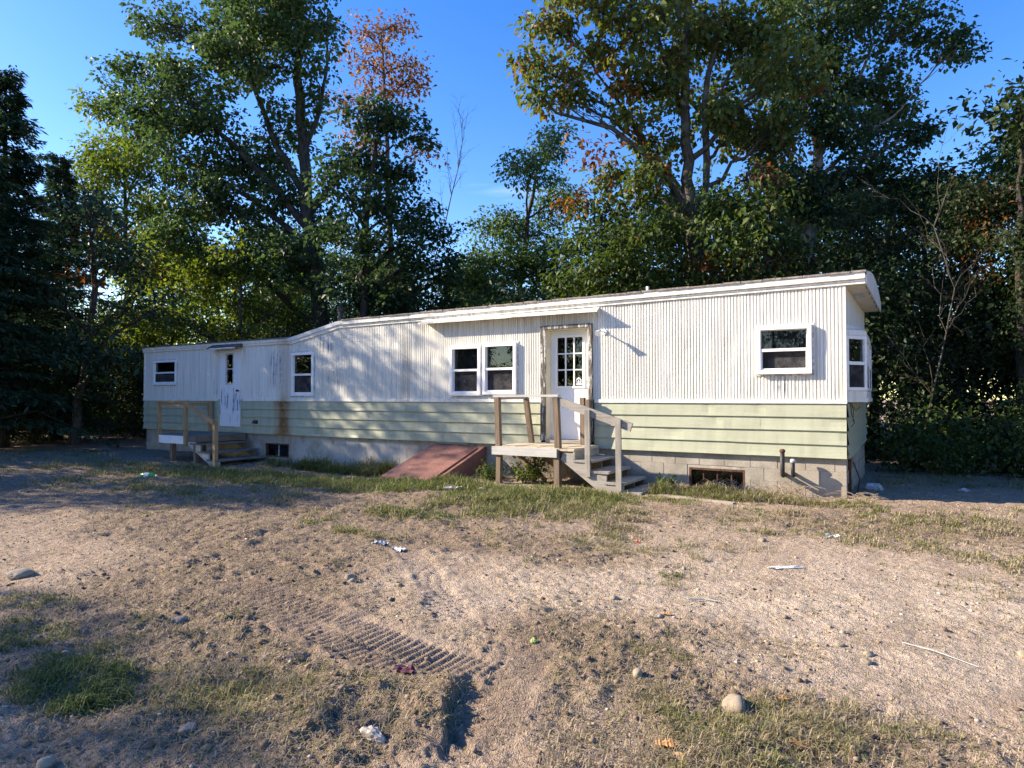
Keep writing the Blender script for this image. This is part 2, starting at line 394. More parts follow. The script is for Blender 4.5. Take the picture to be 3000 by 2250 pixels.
def blades(name, stops, trans=.3):
    t = NT(name); c = t.ramp(t.attr('tint'), stops); p = t.bsdf(c, .6, .3); tr = t.n('ShaderNodeBsdfTranslucent'); t.l(c, tr.inputs['Color'])
    m = t.n('ShaderNodeMixShader'); m.inputs[0].default_value = trans; t.l(p, m.inputs[1]); t.l(tr.outputs[0], m.inputs[2]); M[name] = t.end(m.outputs[0])
blades('grass_blade', [(0, (.075, .115, .028)), (.35, (.135, .175, .045)), (.55, (.24, .225, .075)), (.75, (.33, .262, .165)), (1, (.43, .34, .25))])
def dirt():
    t = NT('dirt'); th = t.attr('thatch'); wt = t.attr('sand')
    n1 = t.noise(1.3, detail=6); n2 = t.noise(18, detail=5, rough=.65); n3 = t.noise(120, detail=3)
    sand = t.mix(t.step(n2, .3, .72), (.29, .208, .155), (.55, .425, .325)); sand = t.mix(t.mul(wt, .7), sand, (.66, .54, .425))
    soil = t.mix(t.step(n2, .3, .7), (.145, .103, .078), (.38, .28, .21))
    f = t.step(t.math('ADD', t.mul(th, .75), t.mul(t.math('SUBTRACT', n2, .5), .9)), .22, .62)
    c = t.mix(f, sand, soil)
    c = t.mix(t.mul(t.step(n3, .56, .68), .45), c, (.60, .50, .385)); c = t.mix(t.mul(t.step(n3, .44, .34), .4), c, (.10, .075, .055))
    c = t.mix(t.mul(t.step(n1, .45, .68), .45), c, (.31, .22, .16)); c = t.mix(t.mul(t.step(t.noise(4.5, detail=5, off=(9, 3, 0)), .5, .66), .4), c, (.28, .205, .15))
    h = t.math('ADD', t.mul(n2, .7), t.mul(n3, .3))
    M['dirt'] = t.end(t.bsdf(c, .95, .12, t.bump(h, 1.0, .07)))
dirt()
def stone_mat():
    t = NT('stone'); c = t.ramp(t.rand(), [(0, (.26, .22, .175)), (.4, (.36, .295, .21)), (.7, (.25, .22, .19)), (1, (.40, .345, .27))])
    v = t.objc(); c = t.mix(t.mul(t.step(t.noise(14, vec=v, detail=5), .42, .7), .5), c, (.18, .15, .125))
    M['stone'] = t.end(t.bsdf(c, .85, .25, t.bump(t.noise(40, vec=v), .4, .01)))
stone_mat()
def gravel_mat():
    t = NT('gravel'); c = t.ramp(t.attr('tint'), [(0, (.16, .13, .10)), (.6, (.33, .255, .19)), (1, (.50, .43, .36))])
    M['gravel'] = t.end(t.bsdf(c, .9, .2))
gravel_mat()
# ---------------------------------------------------------------- ground
def seg_dist(x, y, a, b):
    dx, dy = b[0]-a[0], b[1]-a[1]; L = math.hypot(dx, dy)
    u = ((x-a[0])*dx + (y-a[1])*dy) / L; v = (-(x-a[0])*dy + (y-a[1])*dx) / L
    return u, v, L
# tyre tread marks: start, end, half width, depth, lug pitch, skew
TRACKS = [((-4.1, -7.25), (-1.35, -7.66), .15, .026, .062, .12), ((-3.4, -7.62), (-1.7, -7.92), .12, .018, .062, .15),
          ((-3.5, -5.75), (-1.85, -7.15), .12, .030, .060, .0), ((-2.95, -5.85), (-1.5, -7.0), .10, .016, .060, .0),
          ((-1.36, -7.15), (-.80, -8.5), .14, .022, .060, .1), ((-.95, -8.35), (-1.25, -9.3), .13, .02, .060, .1),
          ((-5.6, -6.45), (-3.2, -7.1), .12, .016, .062, .1), ((-5.8, -8.35), (-3.2, -7.55), .13, .018, .064, .1),
          ((-2.15, -7.85), (-1.7, -9.3), .13, .016, .060, .1), ((-.65, -6.9), (-.15, -8.8), .12, .011, .062, .0)]
def disturbed(x, y):
    """churned, thatchy soil rather than packed sand: 0..1"""
    e = lambda cx, cy, rx, ry, k=1.0: k * np.exp(-(((x-cx)/rx)**2 + ((y-cy)/ry)**2))
    d = e(-3.6,-8.3,1.7,.9) + e(-2.2,-8.7,1.0,.6,.6) + e(-5.5,-6.3,2.4,.8,.85) + e(-2.6,-5.1,1.3,.5,.6) + e(-1.3,-6.9,.9,.5,.6) + e(-.1,-6.5,.5,.25,.5) + e(-1.6,-8.1,.8,.6,.55) + e(-4.2,-7.2,1.4,.6,.7) + e(.3,-7.6,1.0,.5,.9) + e(-5,-4,3,1.6,.6) + e(-9,-3.6,4,2.2,.8) \
        + e(-16,-4,6,4,1.0) + e(-.5,-2.2,3,.9,.55) + e(2,-1.5,2.5,1.5,.6) + e(-.9,-7.2,.6,.35,.6) + e(-22,3,9,9,1.2) + e(6,8,6,6,1.2) + e(-8,9,16,5,1.2)
    return np.clip(d + .5*(fbm(x*1.1, y*1.1, 3, 31) - .5), 0, 1)
def H(x, y, fine=True):
    x = np.asarray(x, float); y = np.asarray(y, float)
    near = np.exp(-(np.maximum(np.hypot(x+2, y+6.5)-9, 0)/8)**2)
    h = -.14*np.exp(-((x+9.8)/2.6)**2)*sstep(-4, -1, y)*1.0 - .05*np.exp(-((x+13.5)/1.6)**2)*sstep(-4,-1,y)
    h = h + .07*(fbm(x*.35, y*.35, 3, 3)-.5)*sstep(.0, 2.5, np.abs(y+.3)+.4)
    d = disturbed(x, y)
    h = h + near*(.030+.055*d)*(fbm(x*1.6, y*1.6, 3, 11)-.5)
    # tyre marks
    wm = np.zeros_like(h)
    for a, b, hw, dep, lam, sk in TRACKS:
        u, v, L = seg_dist(x, y, a, b)
        v = v + .05*np.sin(u*2.3+a[0]) + .10*(u/L)*(1-u/L)*L
        w = sstep(-.3, .4, u)*sstep(L+.3, L-.4, u)*sstep(hw+.03, hw-.03, np.abs(v))
        w = w*sstep(.36,.60, fbm(x*1.9, y*1.9, 3, 77)+.15)
        wm = np.maximum(wm, w)
        s = np.sin(2*math.pi*(u + sk*v)/lam + 2.2*(fbm(x*2.2,y*2.2,2,5)-.5))
        h = h - w*dep*(.25 + .75*sstep(.0, .55, s))
    # steep-sided wheel ruts: the ground drops off to the right of each line
    for a, b, dep, wid, bend in (((-1.44,-7.66),(-1.10,-8.50),.050,.20,.05),((-1.84,-8.22),(-1.68,-8.62),.035,.25,-.03),((-3.35,-8.02),(-2.70,-7.60),.045,.10,.03),((-4.6,-8.35),(-4.3,-8.7),.05,.2,.0)):
        u, v, L = seg_dist(x, y, a, b); v = v + .11*(fbm(x*6,y*6,3,9)-.5) + .05*(fbm(x*22,y*22,2,13)-.5) + bend*np.sin(math.pi*np.clip(u/L,0,1))
        w = sstep(-.05,.42,u)*sstep(L+.1,L-.35,u)
        w = w*(.45+1.1*fbm(x*3.2, y*3.2, 2, 63))
        h = h - dep*w*sstep(0,.035,v)*np.exp(-np.maximum(v,0)**2/wid**2) + .22*dep*w*np.exp(-((v+.06)/.07)**2)*(.4+1.2*fbm(x*9,y*9,2,15))
    if fine:
        h = h + near*(1-.82*wm)*((.018+.052*d)*(fbm(x*7, y*7, 3, 21)-.5) + (.011+.036*d)*(fbm(x*19, y*26, 3, 41)-.5)*(.35+1.3*fbm(x*1.7, y*1.7, 2, 43)) + (.010+.014*d)*(fbm(x*55, y*55, 2, 47)-.5))
    return h
def H1(x, y): return float(H(np.array([x]), np.array([y]))[0])

rr = np.concatenate([[.01,.3,.6,1.0,1.4], np.exp(np.arange(math.log(1.7), math.log(26), .0038)), 26*1.06**np.arange(1, 50)])
th = np.concatenate([np.arange(-41, 41, .21), np.arange(41, 319, 4.0)])      # degrees about the viewing direction
TH, RR = np.meshgrid(R(1)*th, rr, indexing='ij')
ang = math.pi/2 + YAW + TH
gx = CAM[0] + RR*np.cos(ang); gy = CAM[1] + RR*np.sin(ang)
gz = H(gx.ravel(), gy.ravel()).reshape(gx.shape)
nT, nR = gx.shape
gv = np.stack([gx, gy, gz], -1).reshape(-1, 3)
ii, jj = np.meshgrid(np.arange(nT), np.arange(nR-1), indexing='ij'); i2 = (ii+1) % nT
gf = np.stack([ii*nR+jj, ii*nR+jj+1, i2*nR+jj+1, i2*nR+jj], -1).reshape(-1, 4)
th_att = disturbed(gv[:,0], gv[:,1])
sa = np.exp(-(((gv[:,0]-.8)/2.6)**2+((gv[:,1]+5.2)/1.5)**2)) + .7*np.exp(-(((gv[:,0]+2.0)/1.8)**2+((gv[:,1]+6.6)/.9)**2))
sa = np.clip(sa + .35*(fbm(gv[:,0]*1.7, gv[:,1]*1.7, 3, 60)-.5), 0, 1)
gm = np_mesh('ground', gv, gf, 4, M['dirt'], True, pt={'thatch': th_att, 'sand': sa})
ground = link('ground', gm); tag(ground, kind='structure')
# ---------------------------------------------------------------- mobile home
XL, W, S = -18.30, 3.6, 1.41
SK = .035                                             # the end wall runs very slightly off square
home = root('mobile_home', (-9.1, 1.8, 0), 'long white and sage green mobile home with stepped roofline on a concrete block foundation', 'mobile home')
def ztop(x): return float(np.interp(x, [-19, -12.05, -10.36, 0.4], [2.945, 2.945, 3.262, 3.33]))
OPEN = [(-17.74,-16.76,1.92,2.50),(-11.89,-11.27,1.6,2.52),(-7.12,-6.51,1.6,2.48),(-6.32,-5.69,1.62,2.50),(-1.17,-.53,1.93,2.54),
        (-14.74,-13.88,.74,2.77),(-4.99,-4.09,.70,2.78)]
# --- upper wall: ribbed metal sheets
def wall_sheet(x0, x1, pitch, depth):
    n = max(1, round((x1-x0)/pitch)); p = (x1-x0)/n; xs, ys = [], []
    for i in range(n):
        a = x0 + i*p
        xs += [a, a+.22*p, a+.34*p, a+.88*p]; ys += [0, 0, -depth, -depth]
    xs.append(x1); ys.append(0)
    b = MB(); cols = len(xs)
    zt = [ztop(x) - .10 for x in xs]
    for i in range(cols-1):
        xm = (xs[i]+xs[i+1])/2; iv = [(S+.05, min(zt[i], zt[i+1]))]
        for (a, c, z0, z1) in OPEN:
            if a < xm < c:
                nv = []
                for (u, w) in iv:
                    if z0 > u: nv.append((u, min(w, z0)))
                    if z1 < w: nv.append((max(u, z1), w))
                iv = nv
        for (u, w) in iv:
            if w - u < .01: continue
            k = max(1, int((w-u)/.16)); zz = np.linspace(u, w, k+1); vs_ = []
            for X, Y in ((xs[i], ys[i]), (xs[i+1], ys[i+1])):
                wob = .010*(fbm(np.full(k+1, X*1.3), zz*1.1, 2, 5)-.5) + .014*np.clip(fbm(np.full(k+1, X*3.1), zz*2.6, 2, 8)-.66, 0, 1)*4*(depth > .005)
                vs_ += [(X, Y + q, z) for z, q in zip(zz, wob)]
            b.add(vs_, [(j, k+1+j, k+2+j, j+1) for j in range(k)])
    b.build('wall_panel', M['white_paint'], home, recalc=False)
for a, c in ((XL, -17.05), (-17.05, -14.90), (-14.90, -13.52), (-13.52, -12.05)): wall_sheet(a, c, .10, .0035)
for a, c in ((-12.05,-10.36),(-10.36,-8.35),(-8.35,-6.42),(-6.42,-5.02),(-5.02,-2.9),(-2.9,-1.45),(-1.45,0)): wall_sheet(a, c, .0505, .016)
def part(name, mat, parent=None, *boxes):
    b = MB()
    for q in boxes: b.box(*q)
    return b.build(name, M[mat], parent or home)
part('corner_trim', 'trim_paint', None, (-.035, .006, -.022, .02, S+.055, 3.14))
part('corner_trim', 'trim_paint', None, (XL-.01, XL+.03, -.02, .02, S+.055, 2.83))
part('seam_cover', 'trim_paint', None, (-12.07, -12.03, -.018, .006, S+.06, 2.82))
# belt trim between the white wall and the green siding, in lengths
for a, c in ((XL-.01,-15.2),(-15.2,-14.80),(-13.82,-11.2),(-11.2,-8.3),(-8.3,-5.09),(-4.02,-1.9),(-1.9,.012)):
    part('belt_trim', 'trim_paint', None, (a+.002, c-.002, -.034, .012, S, S+.058))
# --- lapped green siding: each board on its own
rs = random.Random(3)
def siding(x0, x1, zt, zb, seed):
    n = max(2, int((x1-x0)/.11)); xs = np.linspace(x0, x1, n+1)
    g = fbm(xs*.9+seed*7, np.full(n+1, seed*1.7), 3, 19)-.5; g2 = np.clip(fbm(xs*4+seed*3, np.full(n+1, seed*.7), 2, 23)-.62, 0, 1)*3
    b = MB(); rows = [(0, -.008), (.35, -.017), (.7, -.026), (.97, -.034), (1.0, -.034), (1.0, -.012)]
    vs_ = []
    for j, (t, y) in enumerate(rows):
        for i in range(n+1):
            dz = .006*g[i] if t > .9 else 0
            bul = (.014*g[i] + .020*g2[i])*math.sin(math.pi*min(t, 1))
            vs_.append((xs[i], y + bul, zt + (zb-zt)*t + dz))
    m = n+1; f = [(j*m+i, (j+1)*m+i, (j+1)*m+i+1, j*m+i+1) for j in range(len(rows)-1) for i in range(n)]
    b.add(vs_, f); o = b.build('siding_board', M['green_paint'], home, recalc=False)
    return o
EXP = .205
for r_ in range(4):
    zt = S - r_*EXP; zb = zt - EXP
    for (a, c) in ((XL, -14.80), (-13.82, -5.10), (-4.02, 0)):
        cuts = [a]; x = a + rs.uniform(1.6, 3.4)
        while x < c - 1.0: cuts.append(x); x += rs.uniform(2.6, 3.7)
        cuts.append(c)
        for k in range(len(cuts)-1): siding(cuts[k], cuts[k+1]+(.012 if k < len(cuts)-2 else 0), zt - .0015*(k % 2), zb + rs.uniform(-.003, .003), r_*9+k+a)
part('sill_panel', 'green_paint', None, (-14.80, -13.82, -.02, .01, .595, .735))
part('sill_panel', 'green_paint', None, (-5.10, -4.02, -.02, .01, .595, .66))
# --- foundation: mortar core plus single blocks
part('foundation_core', 'mortar', None, (XL+.05,-12.99,.055,.16,-.3,.60), (-12.99,-12.125,.055,.16,.365,.60), (-12.99,-12.125,.055,.16,-.3,.02),
     (-12.125,-2.345,.055,.16,-.3,.60), (-2.345,-1.45,.055,.16,.34,.60), (-2.345,-1.45,.055,.16,-.3,-.06), (-1.45,-.06,.055,.16,-.3,.60))
HOLES = [(-12.99,-12.125,.02,.365), (-2.345,-1.45,-.06,.34), (-7.60,-6.36,-.3,.5)]
for r_ in range(4):
    zb, zt = .395-.2*r_, .585-.2*r_; x = XL + .05 - (.2 if r_ % 2 else 0)
    while x < -.02:
        a, c = max(x, XL+.05), min(x+.392, -.012); iv = [(a, c)]
        for (h0, h1, z0, z1) in HOLES:
            if z0 < zt-.03 and z1 > zb+.03:
                nv = []
                for (u, w) in iv:
                    if h0 > u: nv.append((u, min(w, h0)))
                    if h1 < w: nv.append((max(u, h1), w))
                iv = nv
        for (u, w) in iv:
            if w-u > .05:
                q = rs.uniform(-.003, .003); part('concrete_block', 'concrete', None, (u, w, .048+q, .075, zb-.004, zt+.004))
        x += .402
# --- end wall (right)
def ex(y): return SK*y
b = MB(); ys = np.linspace(.0, W, 40)
vs_ = []
for i, y in enumerate(ys):
    d = .008 if i % 2 else 0
    vs_ += [(ex(y)+d-.004, y, S+.05), (ex(y)+d-.004, y, 3.17)]
# opening behind the bay is closed by the bay itself
b.add(vs_, [(2*i, 2*i+2, 2*i+3, 2*i+1) for i in range(len(ys)-1)]); b.build('end_wall_panel', M['white_paint'], home, recalc=False)
for r_ in range(4):
    zt = S - r_*EXP; zb = zt-EXP; n = 12; yy = np.linspace(0.012, W-.02, n+1); b = MB(); vs_ = []
    for t, o_ in ((0, .008), (.5, .02), (.98, .034), (1, .034), (1, .01)):
        for y in yy: vs_.append((ex(y) + o_ + .008*(vnoise(y*2+r_, r_*3.1, 4)-.5), y, zt+(zb-zt)*t + (.16*max(0, y-.5)*.2 if r_ == 3 and t > .9 else 0)))
    b.add(vs_, [(j*(n+1)+i, j*(n+1)+i+1, (j+1)*(n+1)+i+1, (j+1)*(n+1)+i) for j in range(4) for i in range(n)])
    b.build('siding_board', M['green_paint'], home, recalc=False)
b = MB(); b.hexa([(-.10,.16,-.3),(-.045,.16,-.3),(ex(W)-.045,W-.05,-.3),(ex(W)-.1,W-.05,-.3),(-.10,.16,.6),(-.045,.16,.6),(ex(W)-.045,W-.05,.6),(ex(W)-.1,W-.05,.6)])
b.build('foundation_core', M['mortar'], home)
for r_ in range(4):
    y = .078 - (.0 if r_ % 2 else .2)
    while y < W-.1:
        u, w = max(y, .08), min(y+.39, W-.06)
        if not (r_ < 3 and .42 < (u+w)/2 < .95) and w-u > .05:
            b = MB(); zb, zt = .395-.2*r_, .585-.2*r_
            b.hexa([(ex(u)-.05,u,zb),(ex(u)-.014,u,zb),(ex(w)-.014,w,zb),(ex(w)-.05,w,zb),(ex(u)-.05,u,zt),(ex(u)-.014,u,zt),(ex(w)-.014,w,zt),(ex(w)-.05,w,zt)])
            b.build('concrete_block', M['concrete'], home)
        y += .402
part('crawl_hatch_post', 'rust_iron', None, (-.006, .03, .40, .45, -.15, .56))
part('crawl_opening_dark', 'opening_dark', None, (-.03, .012, .46, .92, -.12, .52))  # dark sheet standing in for the shade inside the crawlspace opening
# back, far end, floor
part('back_wall', 'white_paint', None, (XL, ex(W), W-.03, W, S, 2.9)); part('back_wall', 'green_paint', None, (XL, ex(W)-.01, W-.028, W+.01, .59, S-.002))
part('back_wall', 'concrete', None, (XL+.05, ex(W)-.05, W-.14, W-.05, -.3, .585))
part('far_end_wall', 'white_paint', None, (XL-.004, XL+.02, .012, W-.035, S, 2.86)); part('far_end_wall', 'green_paint', None, (XL-.002, XL+.02, .012, W-.035, .59, S-.002))
part('far_end_wall', 'concrete', None, (XL+.05, XL+.14, .165, W-.145, -.3, .585))
part('floor', 'interior', None, (XL+.03, -.06, .02, W-.04, .60, .66))
part('inner_partition', 'interior', None, (XL+.1, -.2, 2.3, 2.34, .67, 2.8))
for x in (-16.2, -13.0, -9.0, -3.2): part('inner_partition', 'interior', None, (x, x+.05, .06, 2.28, .67, 2.8))
# --- roof: bowed sheet following the stepped eave
ysr = np.linspace(-.03, W+.05, 15); arch = lambda y: .21*(1-((y-W/2)/(W/2+.05))**2)
def roof_piece(x0, x1, n, end=False):
    xs = np.linspace(x0, x1, n+1); b = MB(); vs_ = []
    for top in (0, 1):
        for i, x in enumerate(xs):
            for y in ysr:
                X = x + (SK*max(y, 0) if (end and i == n) else 0)
                vs_.append((X, y, ztop(x)-.012 + arch(y) + (.012 if top else -.03)))
    m = len(ysr); N = (n+1)*m; f = []
    for i in range(n):
        for j in range(m-1):
            q = (i*m+j, (i+1)*m+j, (i+1)*m+j+1, i*m+j+1); f.append(tuple(reversed(q))); f.append(tuple(N+k for k in q))
    for i in range(n): f.append((i*m, N+i*m, N+(i+1)*m, (i+1)*m)); f.append((i*m+m-1, (i+1)*m+m-1, N+(i+1)*m+m-1, N+i*m+m-1))
    for j in range(m-1): f.append((j, j+1, N+j+1, N+j)); e = n*m; f.append((e+j, N+e+j, N+e+j+1, e+j+1))
    b.add(vs_, f); b.build('roof', M['shingle'], home)
roof_piece(XL-.05, -12.05, 4); roof_piece(-12.05, -10.36, 4); roof_piece(-10.36, .280, 6, True)
# fascia: two stepped bands per length
def fascia(x0, x1, h1=.085, h2=.075):
    b = MB()
    for (za, zb, y) in ((0.0, -h1, -.066), (-h1, -h1-h2, -.042)):
        A, C = ztop(x0), ztop(x1)
        b.hexa([(x0,y,A+zb),(x1,y,C+zb),(x1,-.0,C+zb),(x0,-.0,A+zb),(x0,y,A+za),(x1,y,C+za),(x1,-.0,C+za),(x0,-.0,A+za)])
    b.build('fascia', M['trim_paint'], home)
for a, c in ((XL-.045,-15.0),(-15.0,-13.78),(-13.78,-12.053),(-12.047,-10.362),(-10.358,-7.4),(-7.4,-3.7),(-3.7,.263)): fascia(a+.0015, c-.0015, *((.07,.06) if c < -12 else (.085,.078)))
b = MB(); b.tube([(x, -.075, ztop(x)-.088) for x in np.linspace(-10.3, .25, 14)], .008, 5); b.build('drip_edge', M['trim_paint'], home)
x = XL - .04; k = 0
while x < .25:
    w_ = rs.uniform(.24, .33); zc = ztop(x + w_/2)
    if not (-12.3 < x < -10.3):
        up = rs.uniform(.02, .034) if x > -12 else rs.uniform(.014, .02); dy = rs.uniform(-.012, .006)
        part('shingle', 'shingle' if x > -12 else 'shingle_dark', None, (x+.004, min(x+w_-.004, .275), -.085+dy, .12, zc+.001, zc+up))
    x += w_; k += 1
# right-hand overhang: soffit boards, arched end fascia
for k in range(6):
    y0, y1 = -.02+k*.6, -.02+(k+1)*.6-.004
    part('soffit_board', 'soffit', None, (-.03+SK*y0, .260+SK*y0, y0+.004, y1, 3.166, 3.178))
b = MB(); yy = np.linspace(-.03, W+.05, 17); vs_ = []
for X0 in (.263, .287):
    for y in yy: vs_ += [(X0+SK*max(y,0), y, 3.160), (X0+SK*max(y,0), y, 3.335+arch(y)*.95-.01)]
m = len(yy)*2; f = []
for i in range(len(yy)-1):
    q = 2*i; f += [(q, q+1, q+3, q+2), (m+q, m+q+2, m+q+3, m+q+1), (q, q+2, m+q+2, m+q), (q+1, m+q+1, m+q+3, q+3)]
f += [(0, m, m+1, 1), (m-2, m-1, 2*m-1, 2*m-2)]
b.add(vs_, f); b.build('end_fascia', M['trim_paint'], home)
part('soffit_vent', 'caulk', None, (.06,.22,.95,1.5,3.158,3.1655))
# --- long drip canopy over the paired windows and door
b = MB(); CY = .235
b.hexa([(-7.86,-CY,3.038),(-3.87,-CY,3.022),(-3.92,-.02,3.10),(-7.92,-.02,3.105),(-7.86,-CY,3.052),(-3.87,-CY,3.036),(-3.92,-.02,3.118),(-7.92,-.02,3.122)])
cano = b.build('drip_canopy', M['trim_paint'], home)
b = MB(); b.hexa([(-7.87,-CY-.012,3.022),(-5.7,-CY-.012,3.014),(-5.7,-CY,3.014),(-7.87,-CY,3.022),(-7.87,-CY-.012,3.060),(-5.7,-CY-.012,3.05),(-5.7,-CY,3.05),(-7.87,-CY,3.060)])
b.build('drip_lip', M['trim_paint'], cano)
b = MB(); b.hexa([(-5.71,-CY-.017,3.020),(-3.86,-CY-.017,3.010),(-3.86,-CY-.004,3.010),(-5.71,-CY-.004,3.020),(-5.71,-CY-.017,3.056),(-3.86,-CY-.017,3.046),(-3.86,-CY-.004,3.046),(-5.71,-CY-.004,3.056)])
b.build('drip_lip', M['trim_paint'], cano)
# --- windows
def sub(name, mat, par, *boxes):
    b = MB()
    for q in boxes: b.box(*q)
    return b.build(name, M[mat], par)
def window(x0, x1, z0, z1, proud, zm, fw_=.058, low_screen=True, curtain=False):
    d = -proud
    # outer box with mitred look: casing returns to the wall
    w = part('window', 'vinyl', None, (x0,x0+fw_,d,.05,z0,z1),(x1-fw_,x1,d,.05,z0,z1),(x0+fw_,x1-fw_,d,.05,z0,z0+fw_),(x0+fw_,x1-fw_,d,.05,z1-fw_,z1))
    a, c, e, g = x0+fw_, x1-fw_, z0+fw_, z1-fw_
    sub('caulk_line', 'caulk', w, (x0-.028,x0-.001,-.022,.0,z0-.026,z1+.026),(x1+.001,x1+.030,-.022,.0,z0-.026,z1+.026),(x0-.001,x1+.001,-.0225,.0,z1+.001,z1+.028),(x0-.001,x1+.001,-.0225,.0,z0-.03,z0-.001))
    sub('meeting_rail', 'vinyl', w, (a+.001,c-.001,d+.012,.03,zm-.022,zm+.022))
    sub('sash', 'vinyl', w, (a+.001,a+.022,d+.022,.028,e+.001,zm-.023),(c-.022,c-.001,d+.022,.028,e+.001,zm-.023),(a+.023,c-.023,d+.022,.028,e+.001,e+.028))
    sub('upper_pane', 'glass', w, (a+.002,c-.002,.012,.018,zm+.023,g-.001))
    sub('lower_pane', 'glass', w, (a+.023,c-.023,.004,.010,e+.029,zm-.024))
    if low_screen: sub('screen', 'insect_screen', w, (a+.023,c-.023,-.012,-.010,e+.029,zm-.024))
    sub('sash_lock', 'vinyl', w, ((a+c)/2-.03,(a+c)/2+.03,d+.004,d+.012,zm-.004,zm+.012))
    if curtain:
        b = MB(); n = 24; xs = np.linspace(a-.05, c+.05, n); vs_ = []
        for i, x in enumerate(xs): yv = .17 + .02*math.sin(i*1.9); vs_ += [(x, yv, zm-.25 if curtain == 2 else zm-.02), (x, yv+.004, g+.08)]
        b.add(vs_, [(2*i, 2*i+2, 2*i+3, 2*i+1) for i in range(n-1)]); b.build('curtain', M['curtain'], w, recalc=False)
    return w
window(-17.81,-16.69,1.86,2.56,.045,2.205)
window(-11.955,-11.20,1.54,2.58,.05,2.05)
w3 = window(-7.185,-6.445,1.54,2.54,.085,2.05, curtain=1)
w4 = window(-6.385,-5.625,1.56,2.56,.085,2.06)
window(-1.24,-.455,1.865,2.61,.10,2.235, curtain=1)
# things standing on the inner sills
b = MB()
for k, (x, h) in enumerate(((-6.02,.16),(-5.93,.24),(-5.86,.27),(-5.80,.21))): b.tube([(x,.12,1.64),(x+.01,.12,1.64+h*.6),(x+.03*(k-1.5)*.4,.12,1.64+h)], [.022,.03,.008], 7)
b.build('sill_bottles', M['pale_plastic'], w4)
# --- basement windows
def base_window(x0, x1, z0, z1, bars):
    w = part('basement_window', 'rust_iron', None, (x0,x0+.035,.05,.14,z0,z1),(x1-.035,x1,.05,.14,z0,z1),(x0+.035,x1-.035,.05,.14,z1-.035,z1),(x0+.035,x1-.035,.05,.14,z0,z0+.03))
    for k in range(bars): xx = x0+(x1-x0)*(k+1)/(bars+1); sub('bar', 'rust_iron' if bars > 1 else 'caulk', w, (xx-.009, xx+.009, .10, .12, z0+.03, z1-.036))
    for k in range(bars+1):
        u = x0+(x1-x0)*k/(bars+1)+.011; v = x0+(x1-x0)*(k+1)/(bars+1)-.011
        sub('pane', 'glass', w, (max(u,x0+.036), min(v,x1-.036), .108, .113, z0+.031, z1-.037))
    sub('backing', 'interior', w, (x0-.05, x1+.05, .19, .2, z0-.05, z1+.05))
base_window(-12.99,-12.125,.02,.365,1); base_window(-2.345,-1.45,-.06,.34,3)
# --- rear door (left) with its hood
d1 = part('door', 'door_peel', None, (-14.735,-13.885,-.022,.03,.745,1.84),(-14.735,-14.50,-.022,.03,1.84,2.66),(-14.165,-13.885,-.022,.03,1.84,2.66),(-14.735,-13.885,-.022,.03,2.66,2.768))
sub('door_window_frame', 'caulk', d1, (-14.50,-14.465,-.034,.02,1.875,2.625),(-14.20,-14.165,-.034,.02,1.875,2.625),(-14.50,-14.165,-.034,.02,2.625,2.66),(-14.50,-14.165,-.034,.02,1.84,1.875),(-14.464,-14.201,-.03,.02,2.235,2.262))
sub('pane', 'glass', d1, (-14.464,-14.201,-.006,.0,1.876,2.234)); sub('pane', 'glass', d1, (-14.464,-14.201,-.006,.0,2.263,2.624))
b = MB(); b.tube([(-13.96,-.022,1.68),(-13.96,-.06,1.68)], .014, 8).tube([(-13.96,-.055,1.68),(-13.96,-.075,1.68),(-13.96,-.10,1.68)], [.018,.033,.022], 10); b.build('door_knob', M['black_iron'], d1)
part('door_jamb', 'green_paint', None, (-14.80,-14.74,-.036,.012,.60,S-.002)); part('door_jamb', 'trim_paint', None, (-14.775,-14.74,-.024,.012,S+.06,2.80))
part('door_jamb', 'green_paint', None, (-13.88,-13.82,-.036,.012,.60,S-.002)); part('door_jamb', 'trim_paint', None, (-13.88,-13.845,-.024,.012,S+.06,2.80))
b = MB(); b.hexa([(-14.98,-.26,2.775),(-13.80,-.26,2.775),(-13.78,-.06,2.80),(-15.0,-.06,2.80),(-14.98,-.26,2.80),(-13.80,-.26,2.80),(-13.78,-.06,2.90),(-15.0,-.06,2.90)])
hood = b.build('door_hood', M['shingle_dark'], home); sub('hood_trim', 'trim_paint', hood, (-14.86,-13.81,-.272,-.262,2.755,2.79))
# --- front door
cas = part('door_casing', 'peeled_casing', None, (-5.085,-4.975,-.085,.03,.70,2.835),(-4.105,-4.045,-.085,.03,.70,2.835),(-4.975,-4.105,-.088,.03,2.772,2.84))
sub('jamb', 'soffit', cas, (-4.999,-4.974,-.06,.19,.72,2.79),(-4.128,-4.106,-.06,.19,.72,2.77),(-4.973,-4.129,-.06,.19,2.755,2.77))
sub('threshold', 'grey_wood_x', cas, (-4.973,-4.13,-.10,.16,.665,.718))
gx0, gx1, gz0, gz1 = -4.865, -4.285, 1.685, 2.650; DY = .135
d2 = part('door', 'door_white', None, (-4.972,-4.13,DY,DY+.045,.725,gz0),(-4.972,gx0,DY,DY+.045,gz0,gz1),(gx1,-4.13,DY,DY+.045,gz0,gz1),(-4.972,-4.13,DY,DY+.045,gz1,2.754))
sub('glass_frame', 'vinyl', d2, (gx0-.012,gx0+.030,DY-.018,DY+.02,gz0-.01,gz1+.01),(gx1-.030,gx1+.012,DY-.018,DY+.02,gz0-.01,gz1+.01),(gx0+.031,gx1-.031,DY-.018,DY+.02,gz1-.028,gz1+.01),(gx0+.031,gx1-.031,DY-.018,DY+.02,gz0-.01,gz0+.028))
ix0, ix1, iz0, iz1 = gx0+.031, gx1-.031, gz0+.029, gz1-.029
